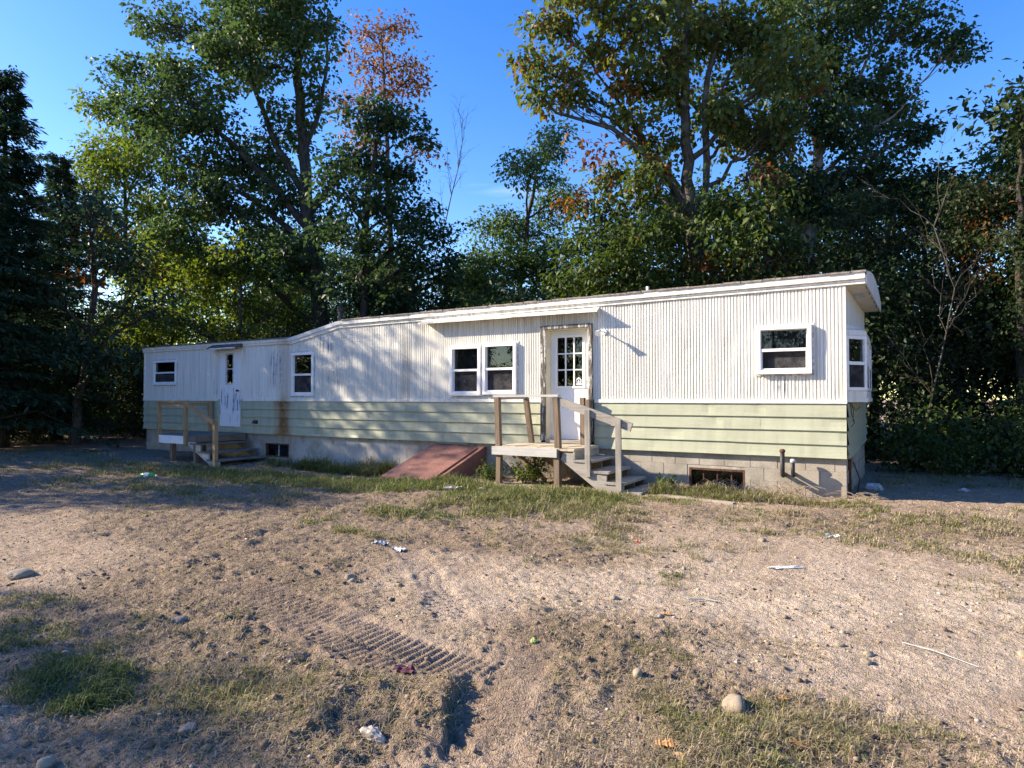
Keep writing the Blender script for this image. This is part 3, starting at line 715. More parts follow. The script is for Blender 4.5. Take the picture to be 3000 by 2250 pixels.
for k in (1, 2):
    xx = ix0+(ix1-ix0)*k/3; sub('muntin', 'vinyl', d2, (xx-.011,xx+.011,DY-.012,DY+.016,iz0,iz1))
    zz = iz0+(iz1-iz0)*k/3
    for j in range(3): u = ix0+(ix1-ix0)*j/3+.012; v = ix0+(ix1-ix0)*(j+1)/3-.012; sub('muntin', 'vinyl', d2, (u,v,DY-.0115,DY+.016,zz-.011,zz+.011))
for j in range(3):
    for k in range(3):
        u = ix0+(ix1-ix0)*j/3+.012; v = ix0+(ix1-ix0)*(j+1)/3-.012; a_ = iz0+(iz1-iz0)*k/3+.012; c_ = iz0+(iz1-iz0)*(k+1)/3-.012
        sub('pane', 'glass', d2, (u, v, DY+.008, DY+.013, a_, c_))
# alarm sticker: house-shaped badge with a dark field, a pale figure and a bar below
sx, sz = ix1-.085, iz0+.018
b = MB(); b.prism([(sx-.055,sz+.045),(sx+.055,sz+.045),(sx+.055,sz+.098),(sx,sz+.146),(sx-.055,sz+.098)], 1, DY+.0042, DY+.0072); b.box(sx-.058,sx+.058,DY+.0042,DY+.0072,sz,sz+.034)
stk = b.build('alarm_sticker', M['sticker_white'], d2)
b = MB(); b.prism([(sx-.036,sz+.054),(sx+.036,sz+.054),(sx+.036,sz+.092),(sx,sz+.123),(sx-.036,sz+.092)], 1, DY+.0026, DY+.0040)
b.build('badge_field', M['sticker_dark'], stk)
b = MB(); b.prism([(sx-.016,sz+.056),(sx+.018,sz+.056),(sx+.018,sz+.075),(sx+.007,sz+.078),(sx+.007,sz+.100),(sx-.004,sz+.106),(sx-.004,sz+.078),(sx-.016,sz+.072)], 1, DY+.0012, DY+.0024); b.build('badge_figure', M['sticker_white'], stk)
b = MB()
for zz, rr_ in ((1.66, .027), (1.79, .022)): b.tube([(-4.19,DY,zz),(-4.19,DY-.022,zz)], rr_, 12).tube([(-4.19,DY-.022,zz),(-4.19,DY-.045,zz),(-4.19,DY-.062,zz)], [rr_*.5, rr_*1.05, rr_*.8], 12)
b.build('door_knob', M['brass'], d2)
# --- flood lamp beside the front door
b = MB(); b.tube([(-3.825,.0,2.67),(-3.825,-.045,2.67)], [.055,.05], 14).tube([(-3.825,-.04,2.67),(-3.825,-.16,2.668),(-3.822,-.23,2.66)], .014, 8)
lamp = b.build('wall_lamp', M['lamp_white'], home)
b = MB(); b.tube([(-3.822,-.20,2.672),(-3.821,-.25,2.655),(-3.82,-.31,2.625),(-3.82,-.33,2.612)], [.022,.034,.050,.054], 12); b.build('lamp_head', M['lamp_white'], lamp)
# --- vents, pipes, wires
b = MB(); b.prism([(-.05,.93),(-.02,.93),(-.02,.835),(-.11,.85),(-.09,.89)], 0, -13.33, -13.20); b.build('dryer_vent', M['black_iron'], home)
for (x, zt, r_, zb) in ((-.86,.69,.033,.31),(-.715,.545,.030,.32)):
    b = MB(); b.tube([(x,.05,zb),(x,-.13,zb),(x,-.185,zb+.012),(x,-.20,zb+.05),(x,-.20,zt)], r_, 12); pp = b.build('fill_pipe', M['black_iron'], home, True)
    b = MB(); b.tube([(x,-.20,zt-.02),(x,-.20,zt+.012),(x,-.20,zt+.03)], [r_*1.25,r_*1.3,r_*.7], 12); b.build('pipe_cap', M['caulk' if x > -.8 else 'rust_iron'], pp)
b = MB(); b.tube([(-10.92,.55,3.1),(-10.92,.55,3.66)], .06, 10).tube([(-10.92,.55,3.60),(-10.92,.55,3.68),(-10.92,.55,3.72)], [.085,.085,.03], 10); b.build('stove_pipe', M['black_iron'], home)
b = MB(); b.tube([(-3.3,.8,3.35),(-3.3,.8,3.56)], .028, 8); b.build('vent_pipe', M['lamp_white'], home)
b = MB(); b.tube([(.03,.35,1.42),(.05,.34,1.25),(.09,.3,1.12),(.04,.36,1.05)], .006, 5).tube([(.04,.5,1.42),(.07,.45,1.3),(.06,.5,1.12)], .006, 5).tube([(.03,.7,1.40),(.10,.55,1.3),(.16,.42,1.36)], .005, 5); b.build('loose_wires', M['black_iron'], home)
b = MB(); b.tube([(.05,.62,.5),(.14,.55,.25),(.10,.60,.02),(.05,.7,-.02)], .009, 6); b.build('loose_wires', M['black_iron'], home)
# --- bay window on the end wall
bx = .248; y0, y1, ya, yb = .10, 3.2, .52, 2.8
bay = None
b = MB(); plan = [(ex(y0)-.02,y0),(bx,ya),(bx+.004,yb),(ex(y1)-.02,y1)]
b.prism([(q[0]+(.02 if 0 < i < 3 else 0), q[1]) for i, q in enumerate(plan)], 2, 1.43, 1.495); bay = b.build('bay_window', M['trim_paint'], home)
b = MB(); b.prism(plan, 2, 1.496, 1.60); b.build('bay_skirt', M['white_paint'], bay)
b = MB(); n = 4
vs_ = [(q[0], q[1], 2.44) for q in plan] + [(q[0], q[1], 2.52) for q in plan] + [(ex(y0)-.02,y0,2.60),(bx-.10,ya+.1,2.585),(bx-.09,yb-.1,2.585),(ex(y1)-.02,y1,2.60)]
b.add(vs_, [(3,2,1,0),(0,1,5,4),(1,2,6,5),(2,3,7,6),(4,5,9,8),(5,6,10,9),(6,7,11,10),(8,9,10,11),(3,0,4,8,11,7)]); b.build('bay_roof', M['trim_paint'], bay)
def facet(p, q, zs, zt, fw_=.05):
    P_, Q_ = Vector((p[0],p[1],0)), Vector((q[0],q[1],0)); d = (Q_-P_).normalized(); L = (Q_-P_).length; nrm = Vector((d.y,-d.x,0))
    def bb(u0,u1,z0,z1,o0,o1):
        c = []
        for z in (z0,z1):
            for (u,o) in ((u0,o0),(u1,o0),(u1,o1),(u0,o1)): w = P_+d*u+nrm*o; c.append((w.x,w.y,z))
        return c
    mb = MB()
    for r_ in ((0,.075,zs,zt),(L-.055,L,zs,zt),(.075,L-.055,zs,zs+.05),(.075,L-.055,zt-.05,zt)): mb.hexa(bb(*r_,.012,-.05))
    fr = mb.build('bay_sash', M['vinyl'], bay); zm = zs+(zt-zs)*.5
    mb = MB(); mb.hexa(bb(.076,L-.056,zm-.025,zm+.025,.004,-.045)); mb.build('meeting_rail', M['vinyl'], fr)
    mb = MB(); mb.hexa(bb(.076,L-.056,zm+.026,zt-.051,-.02,-.026)); mb.build('upper_pane', M['glass'], fr)
    mb = MB(); mb.hexa(bb(.076,L-.056,zs+.051,zm-.026,-.012,-.018)); mb.build('lower_pane', M['glass'], fr)
    mb = MB(); mb.hexa(bb(.076,L-.056,zs+.051,zm-.026,-.004,-.006)); mb.build('screen', M['insect_screen'], fr)
facet(plan[0], plan[1], 1.605, 2.435)
ym = (ya+yb)/2; mid = ((bx+bx+.004)/2, ym)
facet((bx,ya+.004), (mid[0], ym-.002), 1.605, 2.435); facet((mid[0], ym+.002), (bx+.004,yb-.004), 1.605, 2.435); facet((bx+.004,yb), plan[3], 1.605, 2.435)
part('bay_backing', 'interior', bay, (-.03,.05,.2,3.1,1.62,2.42))
# ---------------------------------------------------------------- front porch with steps (right)
pr = root('porch', (-4.4, -.6, 0), 'weathered grey wooden porch with steps and slanted handrail at the white nine-pane door', 'porch')
def pw(par, name, mat, *boxes):
    b = MB()
    for q in boxes: b.box(*q)
    return b.build(name, M[mat], par)
def pbeam(par, name, mat, a, c, w, h, side=None): b = MB(); b.beam(a, c, w, h, side); return b.build(name, M[mat], par)
x = -5.43; k = 0
while x < -3.93:
    w_ = .14; x1 = min(x+w_, -3.90)
    pw(pr, 'deck_board', 'deck_wood_y', (x+.003, x1-.003, -1.13, -.10, .615, .652+.003*((k*7) % 3))); x += w_; k += 1
pw(pr, 'rim_board', 'rail_pale_x', (-5.47,-4.20,-1.172,-1.132,.505,.648)); pw(pr, 'rim_board', 'grey_wood_y', (-3.93,-3.895,-1.12,-.10,.49,.612))
pw(pr, 'rim_board', 'brown_wood_y', (-5.43,-5.395,-1.12,-.10,.50,.612)); pw(pr, 'joist', 'brown_wood_y', (-4.7,-4.66,-1.12,-.10,.50,.612))
pbeam(pr, 'post', 'brown_wood_z', (-5.37,-1.09,-.12), (-5.36,-1.09,.50), .088, .088); pbeam(pr, 'post', 'brown_wood_z', (-5.375,-1.085,.655), (-5.405,-1.085,1.50), .088, .088)
pbeam(pr, 'post', 'brown_wood_z', (-4.215,-1.09,-.12), (-4.225,-1.09,.613), .10, .10); pbeam(pr, 'post', 'brown_wood_z', (-4.215,-1.08,.655), (-4.255,-1.08,1.505), .09, .095)
pbeam(pr, 'post', 'brown_wood_z', (-5.195,-.16,-.12), (-5.205,-.16,.612), .085, .085); pbeam(pr, 'post', 'brown_wood_z', (-5.205,-.2,.655), (-5.325,-.2,1.49), .085, .085)
pbeam(pr, 'post', 'brown_wood_z', (-4.175,-.16,.655), (-4.185,-.16,1.50), .085, .085); pbeam(pr, 'post', 'brown_wood_z', (-4.085,-.155,.655), (-4.09,-.155,1.47), .075, .085)
pbeam(pr, 'post', 'brown_wood_z', (-4.12,-.16,-.1), (-4.12,-.16,.612), .085, .085)
pbeam(pr, 'top_rail', 'rail_pale_x', (-5.47,-1.085,1.527), (-4.195,-1.085,1.532), .10, .038); pbeam(pr, 'side_rail', 'grey_wood_y', (-5.41,-1.02,1.485), (-5.33,-.15,1.498), .05, .04)
pbeam(pr, 'handrail', 'grey_wood_x', (-4.20,-1.085,1.44), (-2.93,-1.085,1.03), .042, .135, (0,1,0))
pbeam(pr, 'baluster', 'grey_wood_z', (-3.655,-1.13,.22), (-3.665,-1.13,1.30), .042, .088, (0,1,0)); pbeam(pr, 'baluster', 'grey_wood_z', (-3.125,-1.13,-.06), (-3.135,-1.13,1.15), .042, .09, (0,1,0))
def stringer(par, mat, y0, y1, pts, name='stringer'): b = MB(); b.prism(pts, 1, y0, y1); return b.build(name, M[mat], par)
TR = [(-3.93,-3.585,.482),(-3.66,-3.30,.318),(-3.38,-3.035,.156),(-3.11,-2.77,.02)]
prof = [(-4.10,.60),(-3.932,.60),(-3.932,.440),(-3.632,.440),(-3.632,.276),(-3.345,.276),(-3.345,.114),(-3.06,.114),(-3.06,-.04),(-3.40,-.06),(-4.16,.47)]
stringer(pr, 'grey_wood_x', -1.105, -1.065, prof); stringer(pr, 'brown_wood_x', -.62, -.58, prof); stringer(pr, 'brown_wood_x', -.16, -.12, prof)
for i, (a, c, z) in enumerate(TR):
    pw(pr, 'tread', 'grey_wood_y', (a, a+(c-a)*.49, -1.125, -.10, z-.038, z), (a+(c-a)*.51, c, -1.13, -.105, z-.038, z+.002))
    if i < 3: pw(pr, 'riser', 'brown_wood_y', (a+.005, a+.028, -1.06, -.17, z-.16, z-.042))
pbeam(pr, 'brace', 'brown_wood_x', (-5.30,-.55,.45), (-4.72,-.55,.02), .04, .08)

# ---------------------------------------------------------------- rear porch (left)
pl = root('porch', (-14.2, -.75, 0), 'small tan-railed wooden porch with white skirt board at the peeling door', 'porch')
x = -15.12; k = 0
while x < -13.62:
    x1 = min(x+.14, -13.62); pw(pl, 'deck_board', 'deck_dark_y', (x+.003, x1-.003, -1.40, -.05, .565, .600+.003*(k % 2))); x += .14; k += 1
pw(pl, 'skirt_board', 'white_board', (-15.075,-14.04,-1.455,-1.43,.385,.575)); pw(pl, 'rim_board', 'deck_dark_y', (-15.1,-13.66,-1.425,-1.402,.44,.56))
pw(pl, 'rim_board', 'brown_wood_y', (-13.66,-13.625,-1.395,-.05,.43,.562)); pw(pl, 'rim_board', 'deck_dark_y', (-15.1,-15.06,-1.395,-.05,.44,.562))
pbeam(pl, 'post', 'tan_wood_z', (-15.12,-1.415,.36), (-15.14,-1.415,1.37), .085, .085); pbeam(pl, 'post', 'tan_wood_z', (-13.99,-1.44,.34), (-14.0,-1.44,1.395), .075, .075)
pbeam(pl, 'post', 'tan_wood_z', (-14.985,-.12,.605), (-15.02,-.12,1.375), .085, .085)
pbeam(pl, 'post', 'brown_wood_z', (-14.63,-1.36,-.15), (-14.63,-1.36,.438), .10, .10); pbeam(pl, 'post', 'brown_wood_z', (-13.70,-1.36,-.2), (-13.70,-1.36,.40), .09, .09); pbeam(pl, 'post', 'brown_wood_z', (-15.0,-.3,-.15), (-15.0,-.3,.43), .09, .09)
pbeam(pl, 'top_rail', 'tan_wood_x', (-15.19,-1.415,1.389), (-13.96,-1.43,1.412), .09, .036); pbeam(pl, 'rail', 'tan_wood_x', (-15.09,-1.40,1.325), (-14.04,-1.41,1.335), .036, .085, (0,1,0))
pbeam(pl, 'side_rail', 'tan_wood_y', (-15.14,-1.36,1.397), (-15.02,.0,1.395), .09, .036, (1,0,0)); pbeam(pl, 'side_rail', 'tan_wood_y', (-15.12,-1.36,1.325), (-15.0,-.17,1.325), .036, .085, (1,0,0))
pbeam(pl, 'handrail', 'tan_wood_x', (-13.99,-1.49,1.37), (-12.85,-1.49,.93), .04, .085, (0,1,0)); pbeam(pl, 'newel', 'tan_wood_z', (-12.855,-1.43,-.2), (-12.87,-1.43,.96), .085, .085)
TL = [(-13.86,-13.45,.41),(-13.56,-13.12,.225),(-13.22,-12.76,.055)]
prof = [(-13.95,.55),(-13.67,.55),(-13.67,.372),(-13.50,.372),(-13.50,.187),(-13.16,.187),(-13.16,.015),(-12.78,.015),(-12.78,-.14),(-12.98,-.15),(-13.95,.36)]
stringer(pl, 'rail_pale_x', -1.40, -1.36, [(a, c-.002) for a, c in prof]); stringer(pl, 'deck_dark_y', -.12, -.08, [(a, c-.002) for a, c in prof])
for i, (a, c, z) in enumerate(TL):
    pw(pl, 'tread', 'deck_dark_y', (a, c, -1.42, -.06, z-.036, z))

# ---------------------------------------------------------------- cellar bulkhead
bk = root('cellar_bulkhead', (-7.1, -.7, 0), 'maroon metal cellar hatch sloping from the foundation down into the grass', 'cellar hatch')
b = MB(); TLc, TRc, BR, BL = Vector((-7.62,-.045,.545)), Vector((-6.50,-.045,.515)), Vector((-6.66,-1.40,-.005)), Vector((-7.90,-1.34,-.01))
n1 = 10; vs_ = []
for off in (0, -.035):
    for j in range(n1+1):
        for i in range(n1+1):
            u, v = i/n1, j/n1; q = (TLc*(1-u)+TRc*u)*(1-v) + (BL*(1-u)+BR*u)*v
            sag = -.012*math.sin(math.pi*u)*math.sin(math.pi*v) - (.03*max(0, u-.85)/.15*max(0, v-.8)/.2)
            vs_.append((q.x, q.y + (.05*max(0,u-.88)/.12 if v > .99 else 0), q.z+off+sag))
m = n1+1; N = m*m; f = []
for j in range(n1):
    for i in range(n1): q = (j*m+i, j*m+i+1, (j+1)*m+i+1, (j+1)*m+i); f += [q, tuple(N+k for k in reversed(q))]
for i in range(n1): f += [(i, N+i, N+i+1, i+1), (n1*m+i, n1*m+i+1, N+n1*m+i+1, N+n1*m+i), (i*m, (i+1)*m, N+(i+1)*m, N+i*m), (i*m+n1, N+i*m+n1, N+(i+1)*m+n1, (i+1)*m+n1)]
b.add(vs_, f); b.build('hatch_door', M['maroon_metal'], bk)
b = MB(); b.hexa([(-6.37,-.02,-.2),(-6.345,-.02,-.2),(-6.57,-1.40,-.2),(-6.595,-1.40,-.2),(-6.37,-.02,.53),(-6.345,-.02,.53),(-6.57,-1.40,-.06),(-6.595,-1.40,-.06)]); b.build('cheek', M['maroon_metal'], bk)
b = MB(); b.hexa([(-7.66,-.02,-.2),(-7.635,-.02,-.2),(-7.88,-1.30,-.2),(-7.905,-1.30,-.2),(-7.66,-.02,.50),(-7.635,-.02,.50),(-7.88,-1.30,-.08),(-7.905,-1.30,-.08)]); b.build('cheek', M['maroon_metal'], bk)
b = MB(); b.hexa([(-6.41,-.02,.531),(-6.34,-.02,.531),(-6.57,-1.41,-.055),(-6.63,-1.41,-.055),(-6.41,-.02,.541),(-6.34,-.02,.541),(-6.57,-1.41,-.045),(-6.63,-1.41,-.045)]); b.build('cheek_flange', M['maroon_metal'], bk)
pw(bk, 'head_flange', 'maroon_metal', (-6.499,-6.345,-.09,.02,.47,.53)); pw(bk, 'brick_course', 'concrete', (-7.60,-7.20,.0,.034,.552,.588),(-7.19,-6.8,.0,.034,.55,.588))
pw(bk, 'inside', 'interior', (-7.62,-6.38,-.03,.03,-.2,.46))
# ---------------------------------------------------------------- trees
def leaf_mesh(name, pos, axis, nrm, L, Wd, fold, tint, mat):
    """pos (N,3) leaf base; axis, nrm unit (N,3); one folded two-triangle leaf each"""
    s = np.cross(axis, nrm); s /= np.linalg.norm(s, axis=1, keepdims=True) + 1e-9; n = np.cross(s, axis)
    L = L[:, None]; Wd = Wd[:, None]
    tip = pos + axis*L; mid = pos + axis*L*.48
    v = np.stack([pos, mid + s*Wd + n*Wd*fold, tip - n*L*.12, mid - s*Wd + n*Wd*fold], 1).reshape(-1, 3)
    k = np.arange(len(pos))[:, None]*4
    f = np.concatenate([k + [[0, 1, 2]], k + [[0, 2, 3]]], 1).reshape(-1, 3)
    return np_mesh(name, v, f, 3, mat, False, tint=np.repeat(tint, 2))
def unit(a): return a/(np.linalg.norm(a, axis=-1, keepdims=True)+1e-9)
def crown_points(lobes, rg):
    pts = []; lid = []
    for i, (cx, cy, cz, rx, ry, rz, n) in enumerate(lobes):
        d = unit(rg.normal(size=(n, 3))); r = rg.random(n)**.42
        p = d*r[:, None]*(1 + .25*(rg.random((n, 1))-.5))
        pts.append(p*np.array([rx, ry, rz]) + np.array([cx, cy, cz])); lid += [i]*n
    return np.vstack(pts), np.array(lid)
def crown_leaves(pts, per, size, sig, droop, rg, flat=.6, tone=None):
    n = len(pts); k = rg.integers(int(per*.6), int(per*1.4)+1, n); idx = np.repeat(np.arange(n), k); N = len(idx)
    off = unit(rg.normal(size=(N, 3)))*(rg.random((N, 1))**.45)*1.75*np.array([sig, sig, sig*flat])
    p = pts[idx] + off
    ax = unit(unit(off)*.8 + rg.normal(size=(N, 3))*.55 + np.array([0, 0, -droop]))
    nr = unit(rg.normal(size=(N, 3))*.6 + np.array([0, 0, 1.0]) + unit(off)*.4)
    L = size*(.45 + 1.05*rg.random(N)**1.2); t = np.clip((tone[idx] if tone is not None else rg.beta(2, 2.4, n)[idx]) + rg.normal(size=N)*.13, 0, 1)
    return p, ax, nr, L, t
def limb(b, a, c, r0, r1, rg, n=5, sag=.12, sides=6):
    a = np.array(a, float); c = np.array(c, float); Ln = np.linalg.norm(c-a); q = []
    for i in range(n+1):
        t = i/n; w = a*(1-t) + c*t + np.array([0, 0, sag*Ln*math.sin(math.pi*t)])
        if 0 < i < n: w = w + rg.normal(size=3)*Ln*.028
        q.append(w)
    b.tube(q, [r0 + (r1-r0)*(i/n)**.8 for i in range(n+1)], sides, cap=False); return q
def tree(name, loc, lobes, trunk, mat, bark_m, label, cat='tree', group=None, per=34, size=.17, sig=.42, droop=.35, seed=1, rz=YAW, width=.30, twig=10, limbs=(), tone_bias=None, extra=None):
    """lobes (cx,cy,cz,rx,ry,rz,clumps) in metres from the foot; trunk [(x,y,z,r)]"""
    rg = np.random.default_rng(seed)
    o = root(name, (loc[0], loc[1], H1(*loc)-.05), label, cat, group, rz); del ORG[o]
    b = MB(); tp = [np.array(t[:3]) for t in trunk]; tr = [t[3] for t in trunk]
    # trunk with flare and small bends
    q, rad = [], []
    for i in range(len(tp)-1):
        for s_ in range(4):
            t = s_/4; w = tp[i]*(1-t) + tp[i+1]*t
            if i or s_: w = w + rg.normal(size=3)*np.array([.04, .04, 0])
            q.append(w); rad.append(tr[i]*(1-t) + tr[i+1]*t)
    q.append(tp[-1]); rad.append(tr[-1]); rad[0] *= 1.3
    b.tube(q, rad, 10, cap=False)
    for lm in limbs:                           # main boughs drawn one by one
        lq, lr = [], []
        for i in range(len(lm)-1):
            for s_ in range(3):
                t = s_/3; lq.append(np.array(lm[i][:3])*(1-t) + np.array(lm[i+1][:3])*t + rg.normal(size=3)*.035*(i+s_ > 0)); lr.append(lm[i][3]*(1-t)+lm[i+1][3]*t)
        lq.append(np.array(lm[-1][:3])); lr.append(lm[-1][3]); b.tube(lq, lr, 8, cap=False); q += lq[2:]; rad += lr[2:]
    Q = np.array(q); pts, lid = crown_points(lobes, rg)
    for i, lb in enumerate(lobes):
        c = np.array(lb[:3]); hd = np.hypot(Q[:, 0]-c[0], Q[:, 1]-c[1]); want = c[2] - .75*hd
        k = int(np.argmin(np.abs(Q[:, 2]-want) + (Q[:, 2] > c[2])*3 + .35*hd)); r0 = min(rad[k]*.62, .03+.022*np.linalg.norm(c-Q[k]))
        path = limb(b, Q[k], c, r0, .028, rg, 6, -.06 if c[2] < Q[k][2] else .07)
        mine = pts[lid == i]
        for j in rg.choice(len(mine), min(twig*2, len(mine)), replace=False):
            st = path[rg.integers(2, len(path))]; limb(b, st, mine[j], .020, .005, rg, 3, .03, 3)
    v = b.v; me = bpy.data.meshes.new('trunk'); me.from_pydata(v, [], b.f); me.materials.append(M[bark_m])
    for p_ in me.polygons: p_.use_smooth = True
    t_ = link('trunk', me, o)
    tone = rg.beta(2, 2.6, len(pts))
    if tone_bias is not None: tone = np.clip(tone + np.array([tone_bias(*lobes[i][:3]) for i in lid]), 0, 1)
    p, ax, nr, L, t = crown_leaves(pts, per, size, sig, droop, rg, tone=tone)
    link('crown', leaf_mesh('crown', p, ax, nr, L, L*width, .35, t, M[mat]), o)
    if extra is not None:                       # a second foliage colour on some limbs
        lb2, mat2, per2 = extra; p2, l2 = crown_points(lb2, rg); p, ax, nr, L, t = crown_leaves(p2, per2, size, sig, droop, rg)
        link('turning_foliage', leaf_mesh('turning_foliage', p, ax, nr, L, L*width, .35, t, M[mat2]), o)
    return o
def copy_tree(o, loc, rz, s, label, group, cat='tree', sz=1.0, name=None, mat=None):
    c = o.copy(); c.name = name or o.name.split('.')[0]; col.objects.link(c)
    c.location = (loc[0], loc[1], H1(*loc)-.05); c.rotation_euler = (0, 0, rz); c.scale = (s, s, s*sz)
    c['label'] = label; c['category'] = cat
    if 'group' in c: del c['group']
    if group: c['group'] = group
    for ch in o.children:
        k = ch.copy(); col.objects.link(k); k.parent = c
    return c
def hemlock(loc, hgt, rad, label, group=None, seed=5, n=26000):
    rg = np.random.default_rng(seed)
    o = root('hemlock_tree', (loc[0], loc[1], H1(*loc)-.05), label, 'tree', group, 0.0); del ORG[o]
    b = MB(); b.tube([(0,0,0),(.03,0,hgt*.3),(-.02,.03,hgt*.65),(0,0,hgt)], [.24,.18,.09,.01], 9, cap=False)
    P_, A_, N_ = [], [], []
    z = .9
    while z < hgt-.15:
        f = (z-.9)/(hgt-.9); R_ = rad*((1-f)**.92)*(.88+.14*math.sin(z*2.1+1))*rg.uniform(.75, 1.2)+.15
        for k in range(rg.integers(4, 7)):
            a = rg.random()*2*math.pi; Rk = R_*rg.uniform(.3, 1.25); d = np.array([math.cos(a), math.sin(a), 0])
            tip = d*Rk + np.array([0, 0, z + .10*Rk - .16*Rk*Rk*.35 + rg.normal()*.1]); mid = d*Rk*.5 + np.array([0,0,z+.12*Rk])
            b.tube([(0,0,z), mid, tip], [.018+.012*Rk*.6, .014, .004], 4, cap=False)
            m = int(16 + 46*Rk); t = rg.random(m)**.7
            base = (1-t)[:,None]**2*np.array([0,0,z]) + 2*((1-t)*t)[:,None]*mid + (t**2)[:,None]*tip
            side = np.array([-d[1], d[0], 0]); sw = rg.uniform(-1, 1, m)*(.14+.20*Rk*(1-np.abs(t-.55)))
            p = base + side*sw[:,None] + d*(np.abs(sw)*.5)[:,None] + rg.normal(size=(m,3))*.03; p[:,2] -= np.abs(sw)*.22
            for rep in range(2):
                P_.append(p + rg.normal(size=(m,3))*.04); A_.append(unit(side*np.sign(sw)[:,None]*.8 + d*.8 + rg.normal(size=(m,3))*.35 + [0,0,-.3])); N_.append(unit(rg.normal(size=(m,3))*.35 + [0,0,1]))
        z += rg.uniform(.08, .24) + .06*(1-f)
    p = np.vstack(P_); ax = np.vstack(A_); nr = np.vstack(N_); L = rg.uniform(.13, .26, len(p))
    me = bpy.data.meshes.new('trunk'); me.from_pydata(b.v, [], b.f); me.materials.append(M['bark_dark']); link('trunk', me, o)
    link('crown', leaf_mesh('crown', p, ax, nr, L, L*.16, .1, np.clip(rg.normal(size=len(p))*.22+.45, 0, 1), M['leaf_hemlock']), o)
    return o
def bare_tree(loc, stems, label, seed=3, name='bare_tree', bark_m='bark_pale', rz=YAW, r0=.05):
    rg = np.random.default_rng(seed); o = root(name, (loc[0], loc[1], H1(*loc)-.05), label, 'tree', None, rz); del ORG[o]
    b = MB()
    def grow(a, c, r, lev):
        path = limb(b, a, c, r, r*.35, rg, 5, .06, 6 if lev == 0 else 4)
        if lev < 2:
            d = unit(np.array(c)-np.array(a)); Ln = np.linalg.norm(np.array(c)-np.array(a))
            for k in range(5 if lev == 0 else 4):
                st = path[rg.integers(1, len(path))]; e = st + unit(d + rg.normal(size=3)*.55)*Ln*rg.uniform(.25, .5); grow(st, e, r*.42, lev+1)
    pts = [np.array(s) for s in stems]
    b.tube(pts, [r0*(1-.6*i/(len(pts)-1)) for i in range(len(pts))], 7, cap=False)
    for i in range(1, len(pts)):
        for k in range(3): grow(pts[i], pts[i] + unit(np.array([rg.normal()*.7, rg.normal()*.7, 1.0]))*rg.uniform(1.0, 2.2), r0*.4, 0)
    me = bpy.data.meshes.new('trunk'); me.from_pydata(b.v, [], b.f); me.materials.append(M[bark_m]); link('trunk', me, o); return o
tree('oak_tree', (-18.58, 7.01), [(-7.09, 0.13, 12.85, 1.81, 1.53, 0.81, 32), (-8.0, 0.23, 14.48, 1.26, 1.07, 0.54, 15), (-5.65, 0.29, 14.3, 1.99, 1.69, 1.26, 49), (-4.75, -0.71, 12.49, 1.99, 1.69, 1.08, 44), (-6.55, 0.55, 16.65, 1.62, 1.38, 0.72, 26), (-4.03, 1.44, 15.92, 1.99, 1.69, 1.44, 54), (-2.4, -1.15, 14.66, 1.99, 1.69, 1.44, 54), (-1.86, -1.21, 16.65, 1.99, 1.69, 1.26, 49), (-0.6, -1.05, 15.02, 1.26, 1.07, 1.62, 32), (-0.23, 0.59, 16.47, 0.9, 0.8, 0.9, 14), (-5.29, 0.09, 10.87, 1.99, 1.69, 1.08, 44), (-3.12, 0.75, 11.05, 1.99, 1.69, 1.26, 49), (-1.5, 0.51, 12.31, 1.44, 1.23, 1.26, 32), (-4.21, 0.15, 9.24, 1.99, 1.69, 1.08, 44), (-1.86, 0.2, 9.42, 1.44, 1.23, 1.26, 32), (-5.65, -0.12, 7.98, 1.44, 1.23, 0.9, 25), (-2.76, 0.61, 7.44, 1.81, 1.53, 1.08, 39), (-0.96, -0.79, 6.9, 1.26, 1.07, 0.9, 21), (-0.05, -0.3, 13.4, 0.72, 0.8, 0.9, 12), (0.13, 0.17, 8.34, 1.08, 0.92, 0.9, 17), (-3.48, 1.26, 18.09, 2.71, 2.3, 1.26, 74), (-0.78, -0.54, 18.27, 2.17, 1.84, 1.26, 55)],
     [(0.09, 0, 0, 0.34), (-0.05, 0, 5.45, 0.29), (-0.45, 0, 8.34, 0.26), (-0.74, 0, 11.05, 0.22), (-0.96, 0, 14.12, 0.17), (-0.96, 0, 17.73, 0.08)], 'leaf_oak', 'bark_dark', 'tall dark oak with forked trunk rising behind the lower roof section', seed=11, per=46, size=0.18, sig=0.29, width=0.36, droop=0.45, twig=12, limbs=[[(-0.38, 0.0, 7.98, 0.17), (-1.68, -0.13, 9.61, 0.13), (-3.48, -0.1, 11.41, 0.1), (-4.75, -0.61, 12.76, 0.06), (-5.83, 0.45, 13.76, 0.03)], [(-0.6, 0.0, 9.42, 0.15), (-1.68, -0.08, 11.23, 0.12), (-2.4, 0.19, 12.85, 0.1), (-3.12, 0.07, 14.84, 0.06), (-3.84, -0.14, 16.65, 0.03)], [(-0.38, 0.0, 8.88, 0.13), (0.49, -0.08, 10.06, 0.1), (1.48, -0.08, 10.96, 0.07), (2.47, -0.2, 11.59, 0.03)], [(-0.74, 0.0, 11.05, 0.12), (-0.05, -0.02, 13.04, 0.08), (0.13, 0.14, 15.02, 0.05), (0.22, -0.15, 16.65, 0.03)], [(-0.05, 0.0, 6.18, 0.06), (1.21, -0.22, 6.18, 0.04), (1.93, 0.21, 6.9, 0.02)]])
